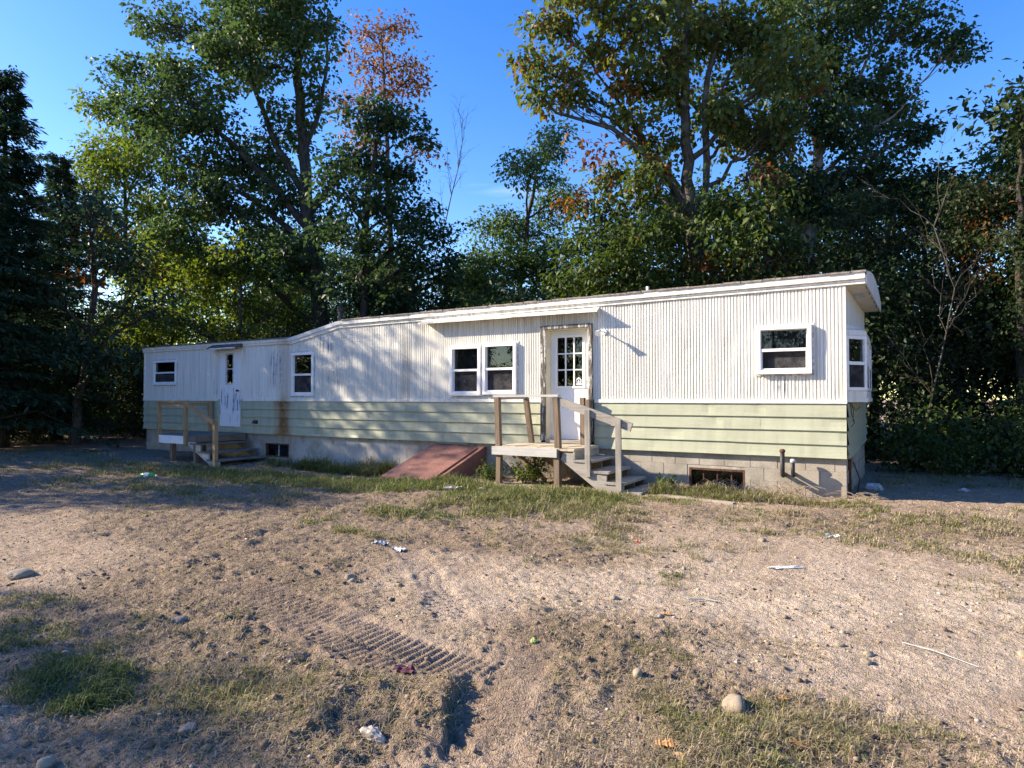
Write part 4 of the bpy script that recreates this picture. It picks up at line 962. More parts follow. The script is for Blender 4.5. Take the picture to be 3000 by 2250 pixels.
tree('dark_tree', (-15.73, 6.37), [(0.25, -0.76, 11.45, 1.0, 0.85, 0.83, 17), (1.25, -0.39, 11.28, 1.16, 0.99, 0.66, 18), (1.99, 0.68, 11.28, 0.66, 0.8, 0.37, 7), (-0.58, -0.16, 10.12, 1.0, 0.85, 0.83, 17), (0.75, 0.93, 9.95, 1.33, 1.13, 0.83, 25), (-0.42, -1.31, 8.62, 1.33, 1.13, 1.0, 28), (1.25, 0.79, 8.46, 1.49, 1.27, 0.91, 31), (2.24, 0.72, 7.96, 1.0, 0.85, 0.75, 16), (0.25, -0.99, 6.96, 1.66, 1.41, 1.0, 38), (1.91, 0.11, 6.47, 1.49, 1.27, 0.83, 29), (2.91, 0.85, 6.13, 0.66, 0.8, 0.66, 11), (-0.75, 0.06, 5.47, 1.33, 1.13, 0.83, 25), (1.08, 0.7, 5.14, 1.66, 1.41, 0.83, 34), (2.74, 1.66, 4.89, 1.0, 0.85, 0.66, 14)],
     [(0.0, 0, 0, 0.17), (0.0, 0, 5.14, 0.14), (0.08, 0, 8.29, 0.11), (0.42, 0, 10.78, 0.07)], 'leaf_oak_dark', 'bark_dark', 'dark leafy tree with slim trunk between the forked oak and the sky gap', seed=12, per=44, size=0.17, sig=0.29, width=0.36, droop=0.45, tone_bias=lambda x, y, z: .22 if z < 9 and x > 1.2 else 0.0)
tree('red_maple_tree', (-20.26, 12.99), [(-1.23, 0.19, 19.39, 1.01, 0.86, 0.9, 20), (0.11, -0.2, 19.61, 1.12, 0.95, 0.78, 21), (-1.01, -0.54, 17.59, 1.34, 1.14, 1.12, 34), (0.56, 0.45, 18.04, 1.01, 0.86, 1.12, 23), (-1.9, -0.14, 16.03, 1.12, 0.95, 1.12, 27), (0.11, -0.13, 16.25, 1.23, 1.05, 0.9, 26), (1.12, -0.07, 17.03, 0.78, 0.8, 0.9, 16), (-1.45, 0.45, 14.24, 1.34, 1.14, 0.9, 29), (1.68, -0.75, 13.34, 0.9, 0.8, 0.67, 14)],
     [(0.0, 0, 0, 0.2), (-0.11, 0, 9.54, 0.15), (-0.34, 0, 15.13, 0.09), (-0.56, 0, 19.39, 0.03)], 'leaf_red', 'bark', 'sparse maple with orange-red autumn leaves above the dark tree', seed=13, per=16, size=0.19, sig=0.38, droop=0.3)
tree('slender_tree', (-12.96, 12.67), [(1.36, -1.07, 12.01, 0.82, 0.8, 0.88, 23), (0.39, -1.7, 10.64, 1.17, 0.99, 0.88, 34), (1.75, 0.84, 10.06, 1.17, 0.99, 1.17, 41), (-0.78, 0.05, 9.08, 1.07, 0.91, 0.88, 30), (0.58, 1.06, 8.69, 1.56, 1.33, 1.17, 60), (-1.46, -0.01, 7.52, 1.07, 0.91, 0.97, 32), (0.0, -0.52, 6.94, 1.75, 1.49, 1.07, 66), (1.56, 0.33, 7.33, 1.56, 1.33, 1.17, 60), (-2.34, -0.05, 6.35, 0.97, 0.83, 0.78, 24), (-0.78, -0.88, 5.57, 1.75, 1.49, 0.78, 54), (1.17, -0.62, 5.57, 1.56, 1.33, 0.78, 46)],
     [(0.0, 0, 0, 0.16), (0.1, 0, 6.55, 0.12), (0.58, 0, 10.06, 0.08), (0.97, 0, 12.01, 0.03)], 'leaf_light', 'bark', 'pale green slender tree at the right of the sky gap behind the roof', seed=14, per=40, size=0.16, sig=0.3, droop=0.4)
tree('maple_tree', (-4.46, 8.41), [(-4.6, 0.11, 11.5, 0.82, 0.8, 0.55, 13), (-4.8, -0.59, 10.54, 0.55, 0.8, 0.41, 8), (-4.25, -0.16, 12.6, 0.96, 0.82, 0.62, 16), (-3.7, 0.03, 10.54, 0.96, 0.82, 0.41, 12), (-3.16, -0.3, 11.78, 0.96, 0.82, 0.62, 16), (-3.02, -0.49, 13.01, 1.23, 1.05, 0.62, 22), (-2.06, -0.47, 11.09, 0.89, 0.8, 0.62, 15), (-2.2, -0.57, 9.79, 0.82, 0.8, 0.41, 10), (-1.51, -1.1, 12.46, 1.17, 0.99, 0.75, 23), (-0.96, -0.18, 10.82, 1.03, 0.87, 0.69, 19), (-0.27, 0.28, 12.05, 1.1, 0.93, 0.96, 25), (0.0, 0.64, 13.56, 1.65, 1.4, 0.82, 40), (0.96, 0.45, 12.74, 1.23, 1.05, 0.82, 27), (1.23, 1.72, 11.23, 1.1, 0.93, 0.82, 23), (-1.1, 0.22, 9.31, 0.96, 0.82, 0.55, 14), (0.55, -0.32, 9.86, 1.1, 0.93, 0.69, 20), (-2.33, 1.31, 8.62, 0.75, 0.8, 0.48, 11), (-1.37, -0.73, 8.21, 0.69, 0.8, 0.48, 10), (1.65, 0.68, 9.72, 0.96, 0.82, 0.69, 17), (-3.43, -0.67, 14.11, 1.92, 1.63, 0.69, 43), (2.06, 0.25, 11.91, 1.1, 0.93, 0.96, 25), (2.26, -1.38, 10.68, 1.1, 0.93, 0.82, 23), (2.2, 0.63, 13.15, 1.23, 1.05, 0.82, 27), (2.61, -0.11, 9.44, 0.96, 0.82, 0.69, 17)],
     [(0.05, 0, 0, 0.235), (0.0, 0, 5.6, 0.2), (-0.14, 0, 8.07, 0.17), (-0.27, 0, 10.27, 0.14), (-0.21, 0, 12.74, 0.1), (-0.14, 0, 14.38, 0.05)], 'leaf_maple', 'bark', 'tall maple with yellowing drooping leaves behind the porch door', seed=15, per=38, size=0.18, sig=0.27, droop=0.75, width=0.34, tone_bias=lambda x, y, z: (.20 if x < -1.2 else .05), limbs=[[(-0.08, 0.0, 7.25, 0.12), (-1.1, 0.09, 8.69, 0.09), (-1.92, 0.1, 10.06, 0.06), (-2.88, -0.07, 11.23, 0.03)], [(-0.19, -0.0, 9.72, 0.1), (-0.82, 0.22, 11.78, 0.07), (-1.37, -0.03, 13.42, 0.04)], [(0.07, -0.0, 5.6, 0.13), (0.38, -0.03, 7.8, 0.11), (0.3, -0.23, 10.27, 0.09), (0.82, 0.05, 12.74, 0.06), (1.1, 0.28, 14.11, 0.03)], [(0.34, -0.0, 9.72, 0.06), (1.37, 0.36, 11.64, 0.04), (1.92, -0.17, 12.74, 0.02)]])
tree('oak_tree', (-1.3, 13.78), [(-1.75, 0.56, 13.24, 1.27, 1.08, 1.11, 33), (-0.48, -0.47, 14.35, 1.43, 1.22, 1.11, 39), (1.11, -0.38, 14.83, 1.27, 1.08, 0.95, 30), (2.54, -0.37, 14.03, 1.27, 1.08, 0.95, 30), (3.81, -0.94, 13.08, 0.76, 0.8, 0.95, 17), (-1.43, -0.41, 11.65, 1.27, 1.08, 1.11, 33), (0.32, -0.06, 12.76, 1.43, 1.22, 1.11, 39), (1.91, 0.48, 12.45, 1.43, 1.22, 0.95, 35), (3.1, 0.92, 11.81, 0.95, 0.81, 0.71, 16), (0.0, -0.57, 10.86, 1.43, 1.22, 0.95, 35), (1.59, 0.39, 10.86, 1.27, 1.08, 0.87, 28), (2.7, -0.31, 10.54, 0.79, 0.8, 0.48, 11), (-0.95, 1.45, 9.74, 1.27, 1.08, 0.95, 30), (0.79, -0.03, 9.43, 1.43, 1.22, 0.79, 31), (2.22, 0.35, 9.11, 0.95, 0.81, 0.64, 15), (-2.38, -0.66, 10.38, 1.11, 0.95, 1.11, 27), (-1.75, -0.57, 8.47, 1.43, 1.22, 0.95, 35), (0.16, 0.14, 8.16, 1.43, 1.22, 0.79, 31), (1.75, -0.27, 16.1, 2.54, 2.16, 0.95, 75), (-0.79, 0.25, 16.26, 1.59, 1.35, 0.95, 40)],
     [(-0.79, 0, 0, 0.26), (-0.71, 0, 5.61, 0.22), (-0.4, 0, 8.79, 0.18), (0.0, 0, 11.97, 0.13), (0.16, 0, 15.15, 0.08)], 'leaf_oak_dark', 'bark_pale', 'broad dark oak spreading over the right end of the roof', seed=16, per=46, size=0.165, sig=0.29, width=0.36, droop=0.5, limbs=[[(-0.64, -0.0, 6.89, 0.12), (-1.43, 0.42, 8.32, 0.1), (0.0, 0.19, 9.43, 0.08), (1.43, 0.01, 10.54, 0.06), (2.54, -0.19, 11.49, 0.03)], [(-0.24, -0.0, 9.9, 0.1), (0.79, -0.04, 11.97, 0.07), (1.75, 0.18, 13.87, 0.04)]])
tree('young_maple_tree', (-5.98, 6.35), [(-0.65, 1.21, 7.21, 0.91, 0.8, 0.65, 14), (0.52, -0.2, 7.08, 1.04, 0.88, 0.78, 18), (-1.04, 0.77, 6.17, 0.78, 0.8, 0.78, 14), (0.0, -0.98, 5.91, 1.17, 0.99, 0.78, 21), (1.17, 0.3, 6.04, 1.17, 0.99, 0.78, 21), (-0.65, -0.62, 5.0, 1.04, 0.88, 0.71, 17), (0.65, -0.34, 4.87, 1.3, 1.1, 0.65, 22), (1.69, 0.02, 4.61, 1.04, 0.88, 0.58, 15), (-0.26, -0.22, 4.22, 1.17, 0.99, 0.52, 16), (-1.3, 0.18, 4.35, 0.78, 0.8, 0.65, 12)],
     [(0.0, 0, 0, 0.1), (0.06, 0, 4.87, 0.07), (0.13, 0, 7.08, 0.03)], 'leaf_under', 'bark', 'green young maple in front of the tall maple trunk, reddish at its edge', sig=0.32, seed=17, per=44, size=0.16, droop=0.5, extra=([(-0.97, -1.09, 8.05, 0.58, 0.8, 0.39, 7), (-1.43, 0.46, 7.21, 0.39, 0.8, 0.39, 6), (2.08, -0.63, 5.13, 0.52, 0.8, 0.32, 6)], 'leaf_russet', 24))
tree('young_maple_tree', (-2.87, 7.62), [(-0.63, -0.56, 6.79, 1.01, 0.86, 0.76, 17), (0.51, -0.14, 6.42, 1.14, 0.97, 0.76, 20), (-0.88, -1.49, 5.66, 1.01, 0.86, 0.76, 17), (0.13, 0.53, 5.28, 1.26, 1.07, 0.69, 22), (1.14, -0.17, 5.53, 1.01, 0.86, 0.76, 17), (-0.63, -0.18, 4.52, 1.14, 0.97, 0.57, 16), (0.88, 0.66, 4.39, 1.14, 0.97, 0.57, 16), (1.9, 0.47, 4.77, 0.88, 0.8, 0.76, 15), (2.27, 0.15, 4.01, 1.01, 0.86, 0.63, 15)],
     [(0.0, 0, 0, 0.1), (0.03, 0, 4.77, 0.07), (0.13, 0, 6.67, 0.03)], 'leaf_under', 'bark', 'dark young maple with russet patches above the white wall ribs', sig=0.32, seed=18, per=44, size=0.16, droop=0.5, extra=([(0.38, 0.52, 7.49, 0.76, 0.8, 0.44, 9), (1.64, 0.46, 5.28, 0.88, 0.8, 0.38, 9), (0.63, -0.06, 4.9, 0.88, 0.8, 0.32, 8), (-0.88, -0.95, 3.76, 0.63, 0.8, 0.25, 6)], 'leaf_russet', 24))
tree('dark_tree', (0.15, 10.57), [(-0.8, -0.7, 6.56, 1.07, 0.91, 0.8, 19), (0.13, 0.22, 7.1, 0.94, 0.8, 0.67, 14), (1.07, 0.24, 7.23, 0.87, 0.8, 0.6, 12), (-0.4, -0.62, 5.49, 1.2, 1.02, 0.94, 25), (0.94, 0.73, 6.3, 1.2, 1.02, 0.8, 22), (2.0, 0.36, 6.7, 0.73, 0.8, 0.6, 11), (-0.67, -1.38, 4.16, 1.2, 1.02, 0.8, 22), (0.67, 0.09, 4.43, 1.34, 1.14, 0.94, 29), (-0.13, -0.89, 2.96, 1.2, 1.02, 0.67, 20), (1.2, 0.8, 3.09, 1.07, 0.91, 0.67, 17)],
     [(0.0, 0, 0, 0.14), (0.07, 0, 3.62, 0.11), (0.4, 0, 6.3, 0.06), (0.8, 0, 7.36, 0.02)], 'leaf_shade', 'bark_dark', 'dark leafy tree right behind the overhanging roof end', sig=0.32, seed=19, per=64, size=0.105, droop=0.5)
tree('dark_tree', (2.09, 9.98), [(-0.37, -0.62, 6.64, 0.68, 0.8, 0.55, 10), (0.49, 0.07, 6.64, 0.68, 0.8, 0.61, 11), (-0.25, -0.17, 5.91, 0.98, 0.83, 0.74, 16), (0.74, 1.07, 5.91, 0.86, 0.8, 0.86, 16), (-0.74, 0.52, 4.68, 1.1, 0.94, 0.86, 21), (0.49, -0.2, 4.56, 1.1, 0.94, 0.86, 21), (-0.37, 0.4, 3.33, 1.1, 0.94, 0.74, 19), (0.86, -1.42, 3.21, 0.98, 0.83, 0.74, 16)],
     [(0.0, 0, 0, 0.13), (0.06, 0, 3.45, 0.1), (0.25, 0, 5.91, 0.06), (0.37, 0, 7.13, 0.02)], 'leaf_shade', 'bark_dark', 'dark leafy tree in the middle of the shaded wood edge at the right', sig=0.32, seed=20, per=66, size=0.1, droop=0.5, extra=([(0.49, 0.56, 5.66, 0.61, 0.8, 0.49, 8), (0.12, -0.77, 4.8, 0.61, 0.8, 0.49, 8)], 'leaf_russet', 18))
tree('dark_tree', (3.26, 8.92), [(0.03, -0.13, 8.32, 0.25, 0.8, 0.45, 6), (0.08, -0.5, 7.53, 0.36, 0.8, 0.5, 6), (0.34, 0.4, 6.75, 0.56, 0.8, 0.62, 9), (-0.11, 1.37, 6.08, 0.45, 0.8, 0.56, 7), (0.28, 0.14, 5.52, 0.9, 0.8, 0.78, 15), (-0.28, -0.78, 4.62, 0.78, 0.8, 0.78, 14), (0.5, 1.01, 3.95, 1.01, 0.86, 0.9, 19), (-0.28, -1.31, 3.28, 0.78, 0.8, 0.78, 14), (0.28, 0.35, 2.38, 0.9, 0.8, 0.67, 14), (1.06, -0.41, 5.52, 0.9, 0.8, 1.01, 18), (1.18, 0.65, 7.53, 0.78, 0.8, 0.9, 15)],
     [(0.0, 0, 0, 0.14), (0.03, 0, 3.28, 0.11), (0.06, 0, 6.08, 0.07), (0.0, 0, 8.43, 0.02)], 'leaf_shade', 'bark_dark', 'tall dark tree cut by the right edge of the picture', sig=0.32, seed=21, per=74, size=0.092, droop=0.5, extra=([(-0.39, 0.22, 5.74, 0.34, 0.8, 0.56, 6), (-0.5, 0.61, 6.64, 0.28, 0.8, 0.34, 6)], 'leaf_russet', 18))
tree('birch_tree', (-28.24, 4.77), [(-0.61, -0.59, 14.02, 1.11, 0.95, 0.91, 30), (-1.42, 0.93, 12.8, 1.01, 0.86, 0.91, 26), (0.61, 0.21, 13.21, 1.21, 1.03, 1.01, 36), (-0.2, -1.21, 11.59, 1.42, 1.2, 1.01, 45), (1.42, -1.38, 11.18, 1.62, 1.37, 1.11, 57), (-1.62, -0.22, 10.78, 1.21, 1.03, 1.01, 36), (0.61, 0.91, 9.77, 1.62, 1.37, 1.11, 57), (2.63, 0.09, 9.77, 1.42, 1.2, 1.01, 45), (-0.81, 0.05, 8.76, 1.42, 1.2, 1.11, 48), (1.82, -0.17, 7.95, 1.82, 1.55, 1.11, 67), (0.4, 0.52, 6.94, 1.82, 1.55, 1.01, 63), (3.44, 0.26, 7.14, 1.62, 1.37, 1.01, 54)],
     [(0.0, 0, 0, 0.14), (0.04, 0, 5.93, 0.11), (-0.04, 0, 9.77, 0.08), (-0.16, 0, 13.61, 0.03)], 'leaf_yellowgreen', 'bark', 'loose yellow-green tree between the dark hemlocks and the forked oak', seed=22, per=40, size=0.16, sig=0.3, droop=0.4)
tree('twin_stem_tree', (-21.53, 0.02), [(-0.59, 0.95, 7.85, 1.04, 0.88, 0.67, 15), (0.59, -0.91, 7.11, 0.89, 0.8, 0.67, 12), (-1.04, 1.61, 6.52, 1.04, 0.88, 0.74, 16), (0.3, 0.51, 5.93, 1.18, 1.01, 0.74, 19), (1.48, -0.34, 5.93, 0.89, 0.8, 0.67, 12), (-0.59, -1.33, 4.74, 1.18, 1.01, 0.74, 19), (0.89, 0.46, 4.45, 1.18, 1.01, 0.67, 18), (2.07, 0.39, 4.45, 0.89, 0.8, 0.59, 11), (-0.15, -0.42, 3.26, 1.33, 1.13, 0.74, 22), (1.48, -1.25, 2.82, 1.18, 1.01, 0.74, 19)],
     [(-0.44, 0, 0, 0.15), (-0.07, 0, 2.97, 0.11), (0.22, 0, 5.04, 0.09), (0.07, 0, 7.11, 0.05), (-0.3, 0, 8.59, 0.02)], 'leaf_hemlock', 'bark', 'dark stemmed tree with a leaning grey trunk left of the far wall', sig=0.32, seed=23, per=26, size=0.17, droop=0.3, extra=([(-0.44, 0.2, 5.33, 0.74, 0.8, 0.44, 8), (0.89, -0.69, 6.52, 0.59, 0.8, 0.44, 7), (1.48, 0.83, 5.93, 0.59, 0.8, 0.37, 6)], 'leaf_russet', 12))
tree('understory_tree', (-20.83, 5.09), [(-1.59, 0.79, 6.79, 1.42, 1.2, 0.88, 27), (0.0, -0.41, 6.79, 1.42, 1.2, 0.88, 27), (1.42, -0.33, 6.08, 1.24, 1.05, 0.8, 21), (-1.06, 1.99, 5.37, 1.59, 1.35, 0.8, 30), (0.71, 1.49, 5.02, 1.59, 1.35, 0.71, 27), (2.12, 0.67, 4.67, 1.06, 0.9, 0.62, 14), (-2.12, -0.32, 4.49, 1.42, 1.2, 0.71, 23), (-0.35, 0.45, 4.14, 1.59, 1.35, 0.62, 25)],
     [(0.0, 0, 0, 0.09), (0.0, 0, 5.2, 0.06), (-0.09, 0, 6.79, 0.02)], 'leaf_yellowgreen', 'bark', 'yellow-green sunlit young tree above the low rear roof', sig=0.32, seed=24, per=32, size=0.17, droop=0.4)
tree('understory_tree', (-24.08, 4.33), [(-0.74, -1.6, 6.64, 1.29, 1.1, 0.83, 23), (0.55, 0.07, 5.9, 1.47, 1.25, 0.83, 27), (-1.1, -0.53, 5.16, 1.29, 1.1, 0.83, 23), (0.18, -0.9, 4.43, 1.66, 1.41, 0.74, 30), (-1.29, -1.11, 3.69, 1.29, 1.1, 0.83, 23), (-0.18, 0.37, 2.77, 1.47, 1.25, 0.92, 29)],
     [(0.0, 0, 0, 0.08), (0.0, 0, 5.35, 0.05), (-0.09, 0, 6.64, 0.02)], 'leaf_yellowgreen', 'bark', 'light green young tree over the far left roof corner', sig=0.32, seed=25, per=32, size=0.17, droop=0.4)
# hemlocks at the left edge, with the ones beyond the frame that shade the yard
hm = hemlock((-22.6, -1.9), 11.6, 3.0, 'dark feathery hemlock at the left edge of the picture', seed=31)
copy_tree(hm, (-24.8, .6), 4.0, .88, 'dark hemlock standing behind the front hemlocks on the left', None)
GS = 'trees beyond the left edge that shade the yard'
LS = 'tall shade tree standing beyond the left edge of the yard'
copy_tree(hm, (-20.9, -3.4), 3.3, .86, 'dark hemlock half cut off by the left edge of the picture', None); 
# three generic woodland trees, built once and copied
rgw = np.random.default_rng(77)
def generic(seed, h, n, rad, mat, bark_m, loc, label, per, size, low=.35, group=None, name='woodland_tree', dens=1.0):
    rg = np.random.default_rng(seed); lobes = []
    for i in range(n):
        f = low + (1-low)*(i+.5)/n; rr_ = rad*math.sin(math.pi*min(1, .22+.72*(1-(f-low)/(1-low))))*rg.uniform(.6, .95); a = i*2.4+rg.random()
        s_ = rad*rg.uniform(.42, .62); lobes.append((rr_*math.cos(a)*.75, rr_*math.sin(a)*.75, h*f-s_*.3, s_, s_, s_*.72, max(4, int(dens*17*(s_*s_*s_*.72)**(2/3)))))
    lobes.append((0, 0, h-.7, rad*.4, rad*.4, .7, 20))
    return tree(name, loc, lobes, [(0,0,0,.012*h+.02),(.1,0,h*.4,.010*h),(-.05,.08,h*.75,.005*h),(0,0,h-.4,.02)], mat, bark_m, label, 'tree', group, per=per, size=size, droop=.45, seed=seed, rz=rg.random()*6, twig=5)
GB = 'trees filling the wood behind the trailer'
LB = 'green woodland tree in the dense background behind the trailer'
gA = generic(101, 11.0, 12, 2.6, 'leaf_oak', 'bark_dark', (-27.5, 12.5), LB, 30, .20, .25, GB)
gB = generic(102, 9.5, 11, 2.4, 'leaf_shade', 'bark_dark', (-9.5, 15.5), LB, 30, .20, .2, GB)
gC = generic(103, 8.6, 12, 2.5, 'leaf_yellowgreen', 'bark', (-30.0, 11.0), LB, 28, .20, .25, GB)
gS = generic(104, 11.0, 14, 2.8, 'leaf_oak', 'bark_dark', (-26.5, -5.6), LS, 26, .17, .22, GS, dens=.62)
for (x, y, k, s, sz) in ((-33,9,2,.72,1),(-33.6,3.9,0,.62,1),(-31.0,1.6,1,.66,1),(-32,15,2,1.0,1),(-28,18,0,1.0,.95),(-24,10.5,1,.95,1),(-23,16,2,.95,.95),(-20.5,13.5,1,.85,.95),
                         (-18.5,18,0,.8,.9),(-16.3,14.2,1,.88,.95),(-14,19.5,0,.85,.9),(-11.8,17,1,.85,.95),(-7.5,18,0,1.0,1),(-5.5,14,1,1.0,1),(-3.5,18.5,1,1.08,1),(-1,19,0,1.0,1),
                         (1.5,15,1,1.0,1),(4.5,17,0,1.0,1),(6.5,12.5,1,1.05,1),(4.2,10.2,1,.95,1),(8,16,1,1.1,1),(9.5,11,0,1.05,1),(7.6,8.6,1,1.0,1)):
    copy_tree((gA, gB, gC)[k], (x, y), rgw.random()*6.28, s*rgw.uniform(.95, 1.05), LB, GB, sz=sz)
for (x, y, k, s) in ((-22.0,-10.6,0,.76),(-20.2,-17.1,3,.92),(-22.5,-19.4,3,1.04),(-22.6,-4.4,3,1.05),(-22.8,-6.2,3,.92),(-25.0,-8.6,3,.80),(-28.5,-13.0,0,.86),(-30,-20,0,1.0),(-25.5,-23.5,1,1.05)):
    copy_tree((gA, gB, gC, gS)[k], (x, y), rgw.random()*6.28, s, LS, GS)
def zone(x, y):
    if x < -20: return 'on the left, beside the far end of the trailer'
    if x < -12: return 'behind the low rear roof of the trailer'
    if x < -5.2: return 'behind the roof between the tall window and the porch door'
    if x < .6: return 'behind the right half of the roof'
    return 'at the right, beyond the bay window'
def zoned(o, what, grp):
    x, y, _ = o.location; o['label'] = what + ' ' + zone(x, y); o['group'] = grp + ' ' + zone(x, y); return o
for o_ in [q for q in bpy.data.objects if q.get('label') == LB]: zoned(o_, 'background woodland tree', 'woodland trees')
# understory thicket right behind the trailer and along both wood edges
GU = 'leafy understory bushes along the wood edge'
LU = 'leafy understory bush at the dark foot of the wood'
def bush(seed, h, rad, mat, loc, per=52, size=.115):
    rg = np.random.default_rng(seed); lobes = []
    for i in range(9):
        a = i*2.4; f = (i+.6)/9; rr_ = rad*(1-.5*f)*rg.uniform(.3, .75); s_ = rad*rg.uniform(.45, .6); lobes.append((rr_*math.cos(a), rr_*math.sin(a), max(.45, h*f*.92), s_, s_, s_*.8, max(5, int(17*s_*s_))))
    return tree('woodland_bush', loc, lobes, [(0,0,0,.05),(.05,0,h*.5,.035),(0,.05,h*.9,.012)], mat, 'bark_dark', LU, 'bush', GU, per=per, size=size, droop=.45, seed=seed, rz=rg.random()*6, twig=4)
bA = bush(201, 4.6, 1.7, 'leaf_shade', (-19.5, 6.0)); bB = bush(202, 4.2, 1.6, 'leaf_under', (-6.2, 7.0)); bC = bush(203, 1.3, .9, 'leaf_under', (1.6, 5.6), 26, .12)
for (x, y, k, s) in ((-22.5,5.5,0,1.0),(-24.5,7.5,0,1.1),(-17,6.8,0,.95),(-15,7.2,0,1.0),(-13.2,6.6,0,1.0),(-11.4,7.0,1,1.0),(-9.6,6.6,0,1.05),(-8,7.4,0,1.0),(-4.6,6.4,1,1.0),(-3,6.9,0,1.05),(-1.4,6.5,0,1.0),(0,7.2,0,1.1),
                     (-16,9.5,0,1.2),(-12.5,9.6,1,1.2),(-9.4,9.8,0,1.25),(-6.3,9.6,0,1.2),(-1.8,9.4,0,1.25),(1.5,8.0,0,.6),(3.4,7.6,0,.5),(5.0,6.6,0,.42),(6.8,6.4,0,.5),(2.4,9.6,0,1.1),(5.2,8.6,0,1.25),(8.4,5.6,0,1.2),(3.2,12,0,.9),(5.4,12.6,0,1.0),(7.4,10.6,0,.9),(9.6,9,0,1.0),(10.6,6.6,0,1.0),(4.2,10.4,0,.7),(1.6,11.4,0,.8),(12,10,0,1.2),(9,13.5,0,1.1),
                     (-28.5,2.5,0,1.0),(-30,-1,0,1.1),(-29,5,0,1.1),(-32,2,0,1.2),(-26,10,0,1.1),(-21,9.5,0,1.1),(-18.5,10.5,0,1.1),(-29.5,-4.5,0,1.1),(-37,6,0,1.4),(-35,8.5,0,1.4),(-39,1,0,1.4),(-41,5,0,1.5),(-40,9.4,0,1.5),(-43,11,0,1.6),(-38.5,7.4,0,1.4),(-42,8,0,1.6),(11,14,0,1.2),(13.5,12,0,1.2),(8,16,0,1.2),(14,8,0,1.2),(12,5,0,1.1),(16,11,0,1.3),(-32,-2.5,0,1.1),(-34,3,0,1.2),(-36,-.5,0,1.3),(-31,4.8,0,1.1),(-35,6.5,0,1.2),(-38,3,0,1.3),(-33.5,-6,0,1.1),(-24.6,3.2,0,.9),(-25.6,.2,0,.8),(-26.6,-2.0,0,.9),(-27.5,6,0,1.1),(-22.9,2.6,0,.62),(-23.6,-.6,0,.6)):
    copy_tree((bA, bB)[k], (x, y), rgw.random()*6.28, s*rgw.uniform(.92, 1.08), LU, GU, 'bush')
for o_ in [q for q in bpy.data.objects if q.get('label') == LU and q is not bC]: zoned(o_, 'leafy bush', 'bushes')
GL = 'low leafy plants on the ground beside the right wood edge'
LL = 'low green leafy plant on the ground at the right wood edge'
bC['label'] = LL; bC['group'] = GL; bC['category'] = 'plant'; bC.name = 'low_plant'
for (x, y, s) in ((.9,4.6,.8),(2.4,4.9,.9),(3.3,5.1,1.0),(4.2,4.6,.8),(5.1,4.9,1.0),(6.2,4.5,.9),(2.9,4.3,.5),(1.5,4.3,.55),(4.9,4.0,.5)):
    copy_tree(bC, (x, y), rgw.random()*6.28, s, LL, GL, 'plant', name='low_plant')
bare_tree((1.05, 6.2), [(0,0,0),(.35,0,1.6),(.75,.1,3.0),(.95,.1,4.0),(.5,.1,5.4)], 'thin bare sapling bending in front of the dark wood at the right', 41, bark_m='bark', r0=.024)
bare_tree((-17.6, 12.2), [(0,0,0),(.2,0,5),(.5,0,8.0),(.9,.1,9.4),(1.2,.1,10.8),(1.5,.1,12.0),(1.7,0,13.2)], 'leafless grey tree with bare twigs against the blue sky gap', 42, bark_m='bark', r0=.038)

# the wood goes on round the yard behind the viewer
GV = 'trees behind the viewer round the yard'; LV = 'woodland tree on the far side of the yard behind the viewer'
for (x, y, k, s) in ((-14,-44,0,1.2),(-8,-47,1,1.2),(-2,-45,0,1.2),(4,-47,1,1.2),(10,-43,0,1.2),(17,-40,1,1.2),(23,-34,0,1.2),(28,-26,1,1.2),(30,-16,0,1.2),(27,-6,1,1.2),(22,3,0,1.2),(16,9,1,1.2),(-20,-44,1,1.2),(-26,-42,0,1.2),(-32,-38,1,1.2),(-38,-33,0,1.2),(-44,-27,1,1.1),(-29,-45,1,1.3),(-36,-41,0,1.3)):
    copy_tree((gA, gB)[k], (x, y), rgw.random()*6.28, s, LV, GV)
GF = 'distant trees closing the wood at the horizon'; LF = 'distant tree closing the wood far behind the others'
for i, (x, y) in enumerate(((-42,16),(-38,22),(-33,26),(-27,28),(-21,27),(-15,27),(-9,26),(-4,27),(2,26),(8,24),(13,20),(16,15))):
    copy_tree((gA, gB)[i % 2], (x, y), rgw.random()*6.28, .95 if -24 < x < -8 else 1.15, LF, GF, sz=.8 if -24 < x < -8 else 1.0)
# ---------------------------------------------------------------- grass, weeds, gravel
def blade_mesh(name, x, y, h, w, lean, tint, mat, flat=0.0, seed=1):
    rg = np.random.default_rng(seed); n = len(x); z = H(x, y)-.004
    a = rg.random(n)*2*math.pi; d = np.stack([np.cos(a), np.sin(a), np.zeros(n)], 1); s = np.stack([-np.sin(a), np.cos(a), np.zeros(n)], 1)
    p = np.stack([x, y, z], 1); up = np.array([0, 0, 1.0])
    h = h[:, None]; w = w[:, None]; l = lean[:, None]
    m = p + d*(h*l*.45) + up*(h*np.sqrt(np.clip(1-(l*.7)**2, .06, 1))*.58); t = p + d*(h*l*1.1) + up*(h*np.clip(1-l*.74, .04, 1)) + s*(h*(rg.random((n,1))-.5)*.5)
    if flat: m[:,2] = z + .006 + .004*rg.random(n); t[:,2] = H(t[:,0], t[:,1]) + .012*rg.random(n)
    v = np.stack([p-s*w, p+s*w, m+s*w*.8, m-s*w*.8, t], 1).reshape(-1, 3)
    k = np.arange(n)[:, None]*5; f = np.concatenate([k+[[0,1,2]], k+[[0,2,3]], k+[[3,2,4]]], 1).reshape(-1, 3)
    me = np_mesh(name, v, f, 3, mat, False, tint=np.repeat(tint, 3)); return me
